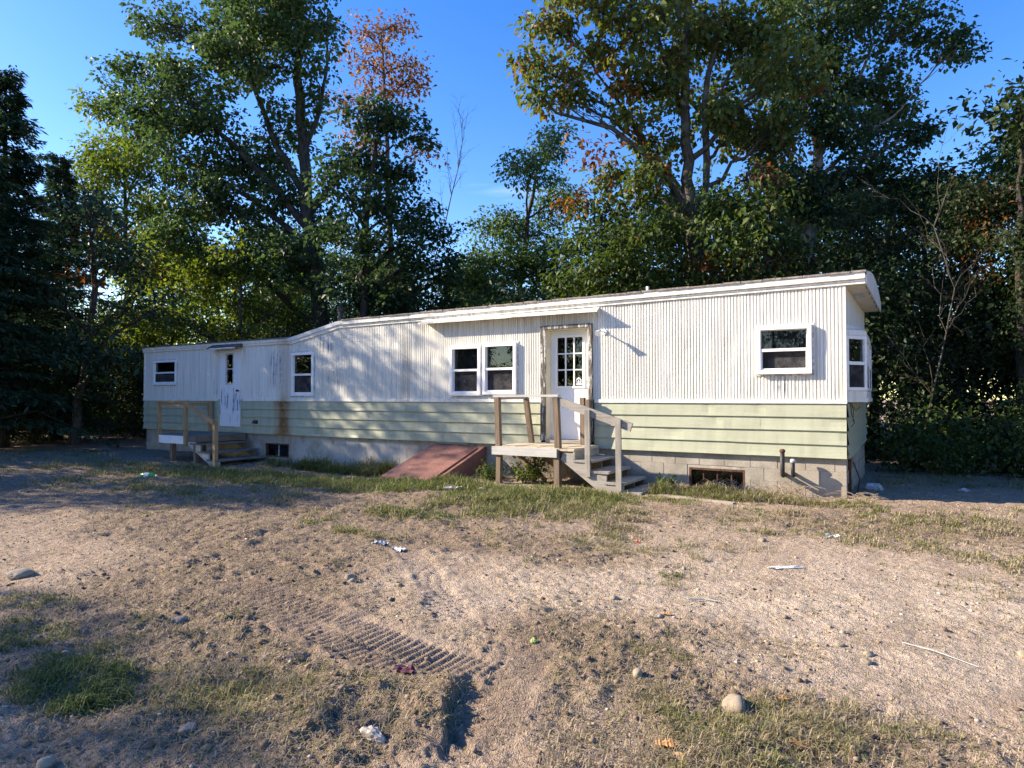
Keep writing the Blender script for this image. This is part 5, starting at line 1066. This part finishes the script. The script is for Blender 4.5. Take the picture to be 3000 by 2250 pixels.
def clipmask(x, y):
    ok = ~((x > XL-.1) & (x < .1) & (y > -.01) & (y < W+.1))
    ok &= ~((x > -7.95) & (x < -6.5) & (y > -1.4)); ok &= ~((x > -3.9) & (x < -2.75) & (y > -1.1) & (y < -.05))
    return ok
rgg = np.random.default_rng(55)
# patches: cx, cy, rx, ry, tufts, blades per tuft, height, greenness(0 green .. 1 straw), tuft radius
PATCH = [(-3.12,-8.95,.34,.20,46,75,.085,.14,.07),(-3.45,-8.72,.30,.16,16,50,.065,.34,.07),(-4.25,-8.75,.35,.22,40,55,.07,.24,.07),(-4.9,-8.4,.4,.2,16,45,.06,.4,.07),
 (-2.55,-8.62,.40,.22,42,46,.06,.62,.08),(-2.15,-8.55,.30,.25,34,42,.06,.55,.08),(-3.02,-7.86,.30,.12,22,50,.05,.36,.07),(-3.4,-8.2,.5,.2,16,40,.05,.5,.07),(-1.9,-8.1,.25,.1,8,30,.05,.6,.06),
 (.50,-7.30,.48,.16,90,50,.065,.56,.08),(.25,-7.75,.55,.22,110,55,.07,.60,.08),(.75,-7.62,.35,.2,70,50,.065,.62,.08),(.0,-8.05,.3,.2,46,50,.07,.72,.08),(-.42,-7.55,.14,.10,16,50,.07,.60,.06),(-.35,-8.2,.35,.22,50,45,.06,.80,.08),(-.7,-7.9,.2,.2,14,40,.05,.8,.07),
 (-.62,-7.0,.16,.10,12,45,.06,.55,.06),(-1.25,-7.15,.22,.12,14,45,.06,.78,.07),(-1.0,-5.35,.10,.06,6,40,.05,.2,.05),(-.55,-6.7,.15,.08,7,40,.05,.6,.05),
 (-5.0,-5.2,.50,.22,60,42,.10,.42,.09),(-4.2,-5.35,.5,.18,40,42,.09,.45,.09),(-3.4,-4.9,.7,.3,60,42,.09,.5,.09),(-3.9,-3.3,1.0,.7,230,38,.12,.44,.11),(-2.9,-3.1,.8,.5,130,38,.11,.56,.11),(-2.4,-3.9,.7,.35,80,36,.09,.62,.1),(-4.7,-4.3,.6,.3,70,38,.10,.42,.1),(-1.9,-4.6,.5,.25,40,36,.07,.6,.09),
 (-5.4,-2.3,1.3,.8,230,38,.10,.34,.11),(-4.0,-2.0,1.2,.5,180,38,.12,.38,.11),(-7.4,-2.4,1.4,.8,250,36,.12,.36,.11),(-9.3,-2.4,1.6,.8,260,34,.12,.36,.11),(-8.6,-4.2,1.8,.5,120,34,.09,.52,.11),(-11.5,-2.6,1.8,1.0,240,32,.11,.44,.12),(-11.0,-4.4,2.0,.5,130,32,.09,.40,.12),(-13.5,-3.2,1.8,.9,170,30,.10,.48,.12),(-15,-5.0,2.5,1.2,160,28,.09,.5,.12),(-13,-5.3,2.0,.5,90,28,.08,.38,.12),
 (-18,-3.5,3,1.8,200,26,.09,.55,.13),(-9.7,-.5,1.2,.25,120,46,.26,.30,.10),(-11.2,-.5,.8,.2,50,40,.2,.36,.09),(-8.6,-.6,.4,.2,24,40,.26,.6,.09),(-6.1,-1.4,.4,.25,30,45,.16,.35,.08),(-5.9,-.6,.25,.25,16,40,.2,.4,.08),
 (-1.6,-.70,1.2,.25,190,44,.17,.56,.09),(-1.7,-.35,.9,.15,90,40,.2,.7,.08),(-.3,-.6,.8,.3,70,38,.10,.62,.09),(-2.3,-1.5,.9,.25,60,36,.08,.6,.1),(-.2,-2.0,1.6,.4,140,34,.07,.62,.1),(1.4,-1.3,1.3,.5,150,32,.08,.64,.11),(.7,-3.0,1.4,.4,130,32,.06,.60,.1),(2.2,-2.3,.9,.5,90,32,.07,.66,.1),(1.9,-3.6,.8,.4,60,32,.06,.64,.1),(3.2,.5,1.2,.9,100,28,.08,.66,.12),(2.0,3.2,1.6,.7,140,28,.1,.55,.12),(.7,2.3,.4,.8,40,30,.1,.6,.1),(4.6,2.6,1.5,1.2,140,26,.09,.6,.13)]
X, Y, HH, TT, LN, WW = [], [], [], [], [], []
# broken thin tufts over the whole middle ground
for k in range(2600):
    tx = rgg.uniform(-15, 4.5); ty = -6.6 + 6.4*rgg.random()**.75; tx = tx + .3*(ty+6)
    f_ = float(fbm(np.array([tx*.55]), np.array([ty*.8]), 3, 95)[0])
    if rgg.random() > float(sstep(.40, .62, f_)) + .05: continue
    PATCH.append((tx, ty, .10, .07, 3, 13, rgg.uniform(.03, .085), float(np.clip(rgg.normal()*.13+.64, .3, .95)), .06))
for (cx, cy, rx, ry, nt, nb, hh, gr, tr_) in PATCH:
    dist = math.hypot(cx-CAM[0], cy-CAM[1]); nb = int(nb*(1.0 if dist < 5 else .85))
    a = rgg.random(nt)*2*math.pi; q = np.sqrt(rgg.random(nt))*1.15
    tx = cx + rx*q*np.cos(a); ty = cy + ry*q*np.sin(a); g = np.clip(gr + rgg.normal(size=nt)*.13, 0, 1); sc = rgg.uniform(.55, 1.25, nt)
    idx = np.repeat(np.arange(nt), nb); n = len(idx)
    X.append(tx[idx] + rgg.normal(size=n)*tr_*.6); Y.append(ty[idx] + rgg.normal(size=n)*tr_*.6)
    HH.append(hh*sc[idx]*rgg.uniform(.45, 1.25, n)); TT.append(np.clip(g[idx] + rgg.normal(size=n)*.16, 0, 1)); LN.append(np.clip(rgg.beta(2.4, 1.5, n)*1.3, .08, 1.28))
    WW.append(np.full(n, .0021 if dist < 4 else .0028 if dist < 7 else .0045)*rgg.uniform(.7, 1.3, n))
X, Y, HH, TT, LN, WW = map(np.concatenate, (X, Y, HH, TT, LN, WW))
k = clipmask(X, Y) & (rgg.random(len(X)) < sstep(.34, .58, fbm(X*1.4, Y*1.4, 3, 91) + .16*sstep(-4.2,-2.8,Y)*(X < -2.5)))
HH = HH*(.55+.9*fbm(X*2.3, Y*2.3, 2, 92)); HH = HH*(1+.45*sstep(-3.6,-2.0,Y)*(X < -2.5)); TT = np.clip(TT + .14*((Y < -6.5) & (X > -1.2)) - .10*sstep(-4.2,-2.8,Y)*(X < -2.5) + .45*(fbm(X*.9, Y*.9, 3, 93)-.45) + .05, 0, 1)
tag(link('grass', blade_mesh('grass', X[k], Y[k], HH[k], WW[k], LN[k], TT[k], M['grass_blade'], seed=5)), 'patchy short grass, green to straw coloured, growing in the sandy yard', 'grass', kind='stuff')
# thin scatter of straw, dead stalks and thatch over the churned soil
def ontrack(x, y):
    m = np.zeros_like(x)
    for a, b, hw, dep, lam, sk in TRACKS[:6]:
        u, v, L = seg_dist(x, y, a, b); m = np.maximum(m, (u > 0)*(u < L)*(np.abs(v+.05) < hw+.06))
    return m
def scatter(n, fn, rmin, rmax, amin=-44, amax=44):
    r_ = rmin*(rmax/rmin)**rgg.random(n); a = R(1)*(amin+(amax-amin)*rgg.random(n)) + math.pi/2 + YAW
    x = CAM[0]+r_*np.cos(a); y = CAM[1]+r_*np.sin(a); keep = (rgg.random(n) < fn(x, y)*(1-.85*ontrack(x, y))) & clipmask(x, y); return x[keep], y[keep]
x, y = scatter(190000, lambda x, y: .08 + .92*disturbed(x, y)**1.2, 2.2, 15); n = len(x); dd = np.hypot(x-CAM[0], y-CAM[1])
tag(link('straw_litter', blade_mesh('straw_litter', x, y, rgg.uniform(.02, .075, n)*(1+dd*.04), .0013+.00032*dd*rgg.uniform(.6,1.2,n), rgg.uniform(.6, 1.1, n), np.clip(rgg.normal(size=n)*.20+.78, .2, 1), M['grass_blade'], flat=1, seed=6)), 'dead straw and thatch lying over the churned soil', 'straw', kind='stuff')
x, y = scatter(42000, lambda x, y: .05 + .75*disturbed(x, y), 2.2, 13); n = len(x); dd = np.hypot(x-CAM[0], y-CAM[1])
tag(link('dead_stalks', blade_mesh('dead_stalks', x, y, rgg.uniform(.02, .07, n), .001+.0003*dd, rgg.uniform(.3, 1.0, n), np.clip(rgg.normal(size=n)*.15+.78, .3, 1), M['grass_blade'], seed=7)), 'short dry stalks standing sparsely on the soil', 'straw', kind='stuff')
# gravel and clods
def pebbles(name, x, y, s, tint, mat):
    n = len(x); ico = np.array([(0,0,1),(.94,0,.33),(.29,.89,.33),(-.76,.55,.33),(-.76,-.55,.33),(.29,-.89,.33),(.5,.5,-.6),(-.6,.2,-.6),(.2,-.6,-.6)])
    fc = np.array([(0,1,2),(0,2,3),(0,3,4),(0,4,5),(0,5,1),(1,6,2),(2,7,3),(3,7,4),(4,8,5),(5,8,1),(1,8,6),(2,6,7),(4,7,8)])
    rg = np.random.default_rng(8); v = np.repeat(ico[None], n, 0)*(1+.35*(rg.random((n, 9, 1))-.5)); v = v*np.stack([rg.uniform(.8,1.4,n), rg.uniform(.7,1.1,n), rg.uniform(.45,.8,n)], 1)[:, None]
    a = rg.random(n)*6.28; c, q = np.cos(a)[:, None], np.sin(a)[:, None]; v = np.stack([v[...,0]*c-v[...,1]*q, v[...,0]*q+v[...,1]*c, v[...,2]], -1)*s[:, None, None]
    v += np.stack([x, y, H(x, y)+s*.12], 1)[:, None]
    f = (np.arange(n)[:, None, None]*9+fc[None]).reshape(-1, 3); return np_mesh(name, v.reshape(-1, 3), f, 3, mat, False, tint=np.repeat(tint, len(fc)))
x, y = scatter(26000, lambda x, y: .25+.5*sstep(.45,.7,fbm(x*.8, y*.8, 3, 90)), 2.2, 13); n = len(x)
tag(link('gravel', pebbles('gravel', x, y, .002+.011*rgg.random(n)**8+.0007*np.hypot(x-CAM[0], y-CAM[1]), rgg.random(n), M['gravel'])), 'small gravel and soil crumbs scattered over the sandy yard', 'gravel', kind='stuff')
# clods thrown up by the tyres
t_ = NT('clod'); M['clod'] = t_.end(t_.bsdf(t_.ramp(t_.attr('tint'), [(0, (.12,.085,.062)), (1, (.27,.20,.148))]), .95, .1))
x, y = scatter(7000, lambda x, y: .04+.8*disturbed(x, y), 2.2, 9); n = len(x)
tag(link('soil_clods', pebbles('soil_clods', x, y, .006+.020*rgg.random(n)**3, rgg.random(n), M['clod'])), 'lumps of churned brown soil along the tyre marks', 'soil', kind='stuff')
# dead vine and brush heap against the right foundation
simple('dead_vine', (.33, .255, .185), .9, .1, .35, 9)
def brush(name, n, cx, cy, sx, sy, hgt, r_, label, seed, z0=0.0, mat='dead_vine'):
    rg = np.random.default_rng(seed); b = MB()
    for k in range(n):
        p = np.array([cx+rg.uniform(-sx, sx), cy+rg.uniform(-sy, sy), z0]); a = rg.random()*6.28; L = rg.uniform(.15, .5); h = hgt*rg.random()**1.3; d = np.array([math.cos(a), .45*math.sin(a), 0])
        q = [p + d*L*t + np.array([rg.normal()*.025, rg.normal()*.02, h*math.sin(math.pi*min(1, t*.75+.1))]) for t in np.linspace(0, 1, 5)]
        for w in q: w[1] = min(w[1], -.02); w[2] = max(w[2], z0)
        b.tube(q, [r_, r_, r_*.8, r_*.6, r_*.3], 4, cap=False)
    return solo(name, b, M[mat], label, 'brush')
brush('dead_brush', 150, -1.25, -.24, .75, .16, .24, .0035, 'tangle of dry dead vines piled against the block foundation below the square window', 61, .0)
brush('dead_brush', 40, .22, .45, .14, .35, .14, .0035, 'dry brush beside the right foundation corner', 63, .0)
brush('dead_brush', 45, -4.75, -.45, .5, .3, .5, .0035, 'dead twiggy stems under the grey porch deck', 64, -.02, 'brown_wood_x')
def weed(name, loc, h, rad, n, mat, label, seed, size=.06, cat='weed'):
    rg = np.random.default_rng(seed); z0 = H1(*loc); o = root(name, (loc[0], loc[1], z0-.01), label, cat); b = MB(); del ORG[o]; P_ = []; D_ = []
    for k in range(n):
        a = rg.random()*6.28; q = np.array([rad*.4*math.cos(a)*rg.random(), rad*.4*math.sin(a)*rg.random(), 0]); e = np.array([rad*math.cos(a)*rg.uniform(.3,1), rad*math.sin(a)*rg.uniform(.3,1), h*rg.uniform(.5,1)])
        limb(b, q, e, .004, .0015, rg, 3, .08, 3)
        m = 26; t = rg.random(m)**.6; P_.append(q+(e-q)*t[:, None]+rg.normal(size=(m,3))*.03); D_.append(unit(rg.normal(size=(m,3))+[0,0,.2]))
    me = bpy.data.meshes.new('stems'); me.from_pydata(b.v, [], b.f); me.materials.append(M['bark']); link('stems', me, o)
    p = np.vstack(P_); p[:,2] = np.maximum(p[:,2], .01); d = np.vstack(D_); L = size*rg.uniform(.5, 1.3, len(p))
    link('leaves', leaf_mesh('leaves', p, d, unit(rg.normal(size=p.shape)*.5+[0,0,1]), L, L*.28, .3, rg.beta(2,2,len(p)), M[mat]), o); return o
weed('weed_clump', (-4.95, -.75), .50, .42, 34, 'leaf_yellowgreen', 'bushy green weeds growing under the grey porch', 71)
weed('weed_clump', (-5.75, -.75), .36, .34, 18, 'leaf_under', 'ragged weeds between the maroon hatch and the porch posts', 72)
weed('weed_clump', (-2.62, -.28), .20, .18, 10, 'leaf_under', 'weeds beside the bottom porch step', 75)
# bright tuft at the hatch
n = 260; a = rgg.random(n)*6.28; q = .13*np.sqrt(rgg.random(n))
me = blade_mesh('grass_tuft', -8.28+q*np.cos(a), -.72+q*np.sin(a), rgg.uniform(.22, .46, n), np.full(n, .006), rgg.uniform(.1, .6, n), np.clip(rgg.normal(size=n)*.08+.42, 0, 1), M['grass_blade'], seed=9)
tag(link('grass_tuft', me), 'tall bright yellow-green grass tuft left of the maroon hatch', 'grass tuft')
# ---------------------------------------------------------------- stones, litter
def stone(loc, size, label, seed, squash=.7, sink=.34):
    import bmesh
    bm = bmesh.new(); bmesh.ops.create_icosphere(bm, subdivisions=3, radius=1.0); rg = np.random.default_rng(seed)
    sx, sy = rg.uniform(.85, 1.2), rg.uniform(.75, 1.0); o1 = rg.random(3)*50
    for v in bm.verts:
        c = v.co; k = 1 + .55*(float(vnoise(c.x*1.3+o1[0]+c.z, c.y*1.3+o1[1], seed))-.5) + .25*(float(vnoise(c.x*3+o1[1], c.y*3+c.z*2+o1[2], seed+3))-.5)
        v.co = Vector((c.x*k*sx, c.y*k*sy, c.z*k*squash))
    me = bpy.data.meshes.new('stone'); bm.to_mesh(me); bm.free(); me.materials.append(M['stone'])
    for p in me.polygons: p.use_smooth = True
    o = link('stone', me); o.scale = (size,)*3; o.rotation_euler = (0, 0, rg.random()*6.28); o.location = (loc[0], loc[1], H1(*loc)+size*squash*(1-2*sink)); return tag(o, label, 'stone')
for i, (x, y, s, lb, q) in enumerate((
  (-.09,-7.40,.066,'largest pale round stone in the right foreground, with dark shadow',.8),(-5.82,-8.08,.10,'broad flat stone at the left edge of the yard',.42),
  (-3.25,-6.82,.036,'rounded stone left of the tyre marks in the middle of the yard',.75),(-3.17,-6.86,.030,'darker stone touching the rounded stone left of the tyre marks',.7),
  (-1.20,-6.19,.026,'grey stone alone on bare sand in front of the porch steps',.7),(-.79,-6.39,.024,'grey stone in front of the smooth sandy hollow',.7),
  (.44,-6.52,.034,'flat pale stone lowest of the row on the right sand',.5),(.45,-6.39,.030,'dark stone just above the flat pale stone on the right sand',.6),(.30,-6.33,.028,'white stone left in the row on the right sand',.7),(.30,-6.10,.024,'small brown stone topmost of the row on the right sand',.7),
  (1.02,-4.98,.022,'small stone far right on the pale sand with short shadow',.7),(1.23,-5.93,.036,'pale stone at the right edge of the picture',.6),(-.62,-7.32,.030,'pale pointed stone left of the largest stone',.9),
  (-2.43,-9.36,.034,'grey egg-shaped pebble in the bottom left corner',.8),(-2.18,-8.90,.040,'flat angular stone in the shaded lower left soil',.4),(-3.62,-8.05,.045,'pale broken stone in the churned soil on the left',.6),(-1.0,-5.05,.024,'white stone on sand nearest the middle grass',.7),
  (-.6,-3.55,.05,'white rock in the sparse grass right of the steps',.6))): stone((x, y), s, lb, 300+i, q)
def crumple(name, loc, sx, sy, amp, mat, label, cat, seed, rz=0.0, n=9, lift=.0):
    rg = np.random.default_rng(seed); b = MB(); vs_ = []
    for j in range(n):
        for i in range(n):
            u, v = i/(n-1)-.5, j/(n-1)-.5; x = u*sx*(1-.5*amp/sx*abs(v)) + rg.normal()*sx*.02; y = v*sy + rg.normal()*sy*.02
            c, s = math.cos(rz), math.sin(rz); X_, Y_ = loc[0]+x*c-y*s, loc[1]+x*s+y*c
            vs_.append((X_, Y_, H1(X_, Y_)+.006+lift+amp*abs(rg.normal())*.5))
    b.add(vs_, [(j*n+i, j*n+i+1, (j+1)*n+i+1, (j+1)*n+i) for j in range(n-1) for i in range(n-1)])
    o = solo(name, b, M[mat], label, cat); m = o.modifiers.new('thick', 'SOLIDIFY'); m.thickness = .0015; return o
def wad(name, loc, sx, sy, sz, mat, label, cat, seed):
    import bmesh
    bm = bmesh.new(); bmesh.ops.create_icosphere(bm, subdivisions=3, radius=1.0); rg = np.random.default_rng(seed); dirs = unit(rg.normal(size=(16, 3))); dep = rg.uniform(.55, .95, 16)
    for v in bm.verts:
        c = np.array(v.co); k = min(1.25, min((d_/max(1e-3, float(c @ n_)) for n_, d_ in zip(dirs, dep) if c @ n_ > .25), default=1.25)); k *= 1 + .10*rg.normal()
        v.co = Vector((c[0]*k*sx, c[1]*k*sy, c[2]*k*sz))
    me = bpy.data.meshes.new(name); bm.to_mesh(me); bm.free(); me.materials.append(M[mat]); o = link(name, me); o.location = (loc[0], loc[1], H1(*loc)+sz*.55); return tag(o, label, cat)
wad('paper_bag', (-1.43,-8.50), .075, .055, .040, 'brown_paper', 'crumpled pale paper bag lying in the shaded rut', 'paper', 401)
crumple('paper_scrap', (-.23,-4.58), .30, .08, .012, 'paper', 'long white paper scrap on the open sand right of centre', 'paper', 402, .5, 7)
crumple('plastic_wrapper', (-3.95,-5.69), .16, .10, .025, 'pale_plastic', 'bluish plastic wrapper, left of two, on the sand below the grass', 'wrapper', 403, .2, 7)
crumple('plastic_wrapper', (-3.62,-5.80), .18, .08, .025, 'pale_plastic', 'whitish plastic wrapper, right of two, on the sand below the grass', 'wrapper', 404, -.3, 7)
crumple('paper_scrap', (-5.45,-2.34), .26, .10, .02, 'paper', 'white scrap in the green grass left of the porch', 'paper', 405, .7, 6, .04)
crumple('paper_scrap', (-5.05,-2.15), .16, .10, .02, 'paper', 'small white scrap in the grass nearest the porch posts', 'paper', 406, .1, 6, .04)
wad('plastic_bag', (.33,1.25), .13, .11, .09, 'pale_plastic', 'pale plastic bag in the shadow beside the right foundation corner', 'bag', 407)
wad('plastic_bag', (1.55,1.75), .08, .08, .05, 'pale_plastic', 'small bluish bag on the shaded ground right of the trailer', 'bag', 408)
crumple('paper_scrap', (.02,-3.0), .13, .09, .03, 'paper', 'white scrap in the thin grass below the square window', 'paper', 409, .3, 6)
crumple('cloth_scrap', (-1.73,-7.93), .12, .05, .02, 'purple_cloth', 'dark purple cloth scrap at the top of the shaded hollow', 'cloth', 410, .2, 6)
crumple('plastic_scrap', (-1.71,-4.24), .05, .05, .03, 'red_plastic', 'red-orange scrap in the dry grass right of centre', 'scrap', 411, 0, 5)
crumple('plastic_scrap', (-1.31,-7.22), .035, .03, .02, 'lime_plastic', 'lime green scrap beside the dry clump in front of the rut', 'scrap', 412, 0, 5)
crumple('cardboard_piece', (-23.0,.1), .9, .5, .05, 'cardboard', 'brown cardboard sheet on the dark ground under the left trees', 'cardboard', 413, .3, 6, .02)
# fallen oak leaves: lobed outline, slightly curled
def fallen(loc, s, label, seed, rz):
    rg = np.random.default_rng(seed); b = MB(); out = []
    for t in np.linspace(0, 1, 15):
        w = (.12+.30*math.sin(math.pi*min(1, t*.95+.03)))*(1 if int(t*14) % 2 else .5); out.append((t-.5, w))
    pts = out + [(t, -w) for t, w in reversed(out)]; m = len(out); vs_ = []
    for t, w in pts: c, q = math.cos(rz), math.sin(rz); X_, Y_ = loc[0]+s*(t*c-w*q), loc[1]+s*(t*q+w*c); vs_.append((X_, Y_, H1(*loc)+.012+.25*s*(abs(w)*.8+.3*t*t)))
    b.add(vs_, [(i, i+1, 2*m-2-i, 2*m-1-i) for i in range(m-1)]); o = solo('fallen_leaf', b, M['fallen_leaf'], label, 'leaf'); k = o.modifiers.new('thick', 'SOLIDIFY'); k.thickness = .001
t_ = NT('fallen_leaf'); M['fallen_leaf'] = t_.end(t_.bsdf(t_.mix(t_.rand(), (.42,.20,.07), (.55,.34,.17)), .7, .25))
fallen((-.27,-7.92), .10, 'pale tan oak leaf, larger of two, at the bottom right of centre', 1, .4); fallen((-.20,-7.97), .07, 'small orange oak leaf beside the larger fallen one', 2, 1.9)
fallen((.22,-7.62), .09, 'orange fallen leaf in the dry grass at lower right', 3, 2.6); fallen((.10,-7.20), .07, 'brown curled leaf right of the largest stone', 4, .9); fallen((.42,-7.86), .06, 'tan fallen leaf near the bottom right corner', 5, .2); fallen((-.75,-6.35), .07, 'orange leaf in the sandy hollow', 6, .3)
# green bottle
gb = root('bottle', (-11.47,-3.77,H1(-11.47,-3.77)), 'bright green plastic bottle lying in the grass before the rear porch', 'bottle'); del ORG[gb]; gb.rotation_euler = (0, 0, .35)
b = MB(); b.tube([(-.16,0,.05),(-.155,0,.05),(-.14,0,.05),(.06,0,.05),(.10,0,.05),(.15,0,.05)], [.02,.04,.052,.052,.044,.018], 14); b.build('body', M['green_plastic'], gb, True)
b = MB(); b.tube([(.151,0,.05),(.18,0,.05)], .019, 10); b.build('cap', M['lamp_white'], gb)
b = MB(); b.tube([(-.07,0,.05),(.03,0,.05)], .0535, 14, cap=False); b.build('sleeve', M['paper'], gb)
# planks on the ground
wood('old_plank', (.36,.30,.235), (.46,.40,.33), (1.6,40,40))
for (x, y, L, rz, lb) in ((-1.82,-1.22,.95,-.12,'pale weathered plank on the ground right of the porch steps'),(-2.25,-1.02,.55,.05,'shorter pale plank end beside the bottom porch step')):
    b = MB(); dx, dy = math.cos(rz)*L/2, math.sin(rz)*L/2; z = H1(x, y)+.008; b.beam((x-dx,y-dy,z), (x+dx,y+dy,z), .11, .022); solo('plank', b, M['old_plank'], lb, 'plank')
b = MB(); b.tube([(.62,-6.12,H1(.62,-6.12)+.01),(.78,-6.2,H1(.78,-6.2)+.014),(.98,-6.28,H1(.98,-6.28)+.01)], [.0025,.003,.002], 5); solo('stick', b, M['rail_pale_x'], 'thin pale stick on the sand at the right edge', 'stick')
b = MB(); b.tube([(-.72,-5.95,H1(-.72,-5.95)+.012),(-.62,-5.88,H1(-.62,-5.88)+.016),(-.5,-5.86,H1(-.5,-5.86)+.012)], [.006,.007,.004], 5); solo('stick', b, M['rail_pale_x'], 'short grey stick on the sand below the porch steps', 'stick')
# fallen pole in the dark under the left trees
b = MB(); b.tube([(-20.9,2.2,.75),(-20.0,1.7,.35),(-19.2,1.1,.02)], [.05,.045,.04], 7); solo('fallen_branch', b, M['bark_pale'], 'grey branch leaning to the ground left of the far wall', 'branch')
b = MB()
for k in range(5): b.beam((-19.3+.05*k,-.9-.1*k,H1(-19,-1)+.03+.012*k), (-18.7+.2*k,-1.5+.1*k,H1(-19,-1)+.03+.012*k), .12, .02)
solo('scrap_lumber', b, M['brown_wood_x'], 'scrap boards lying on the shaded ground near the far corner', 'lumber')
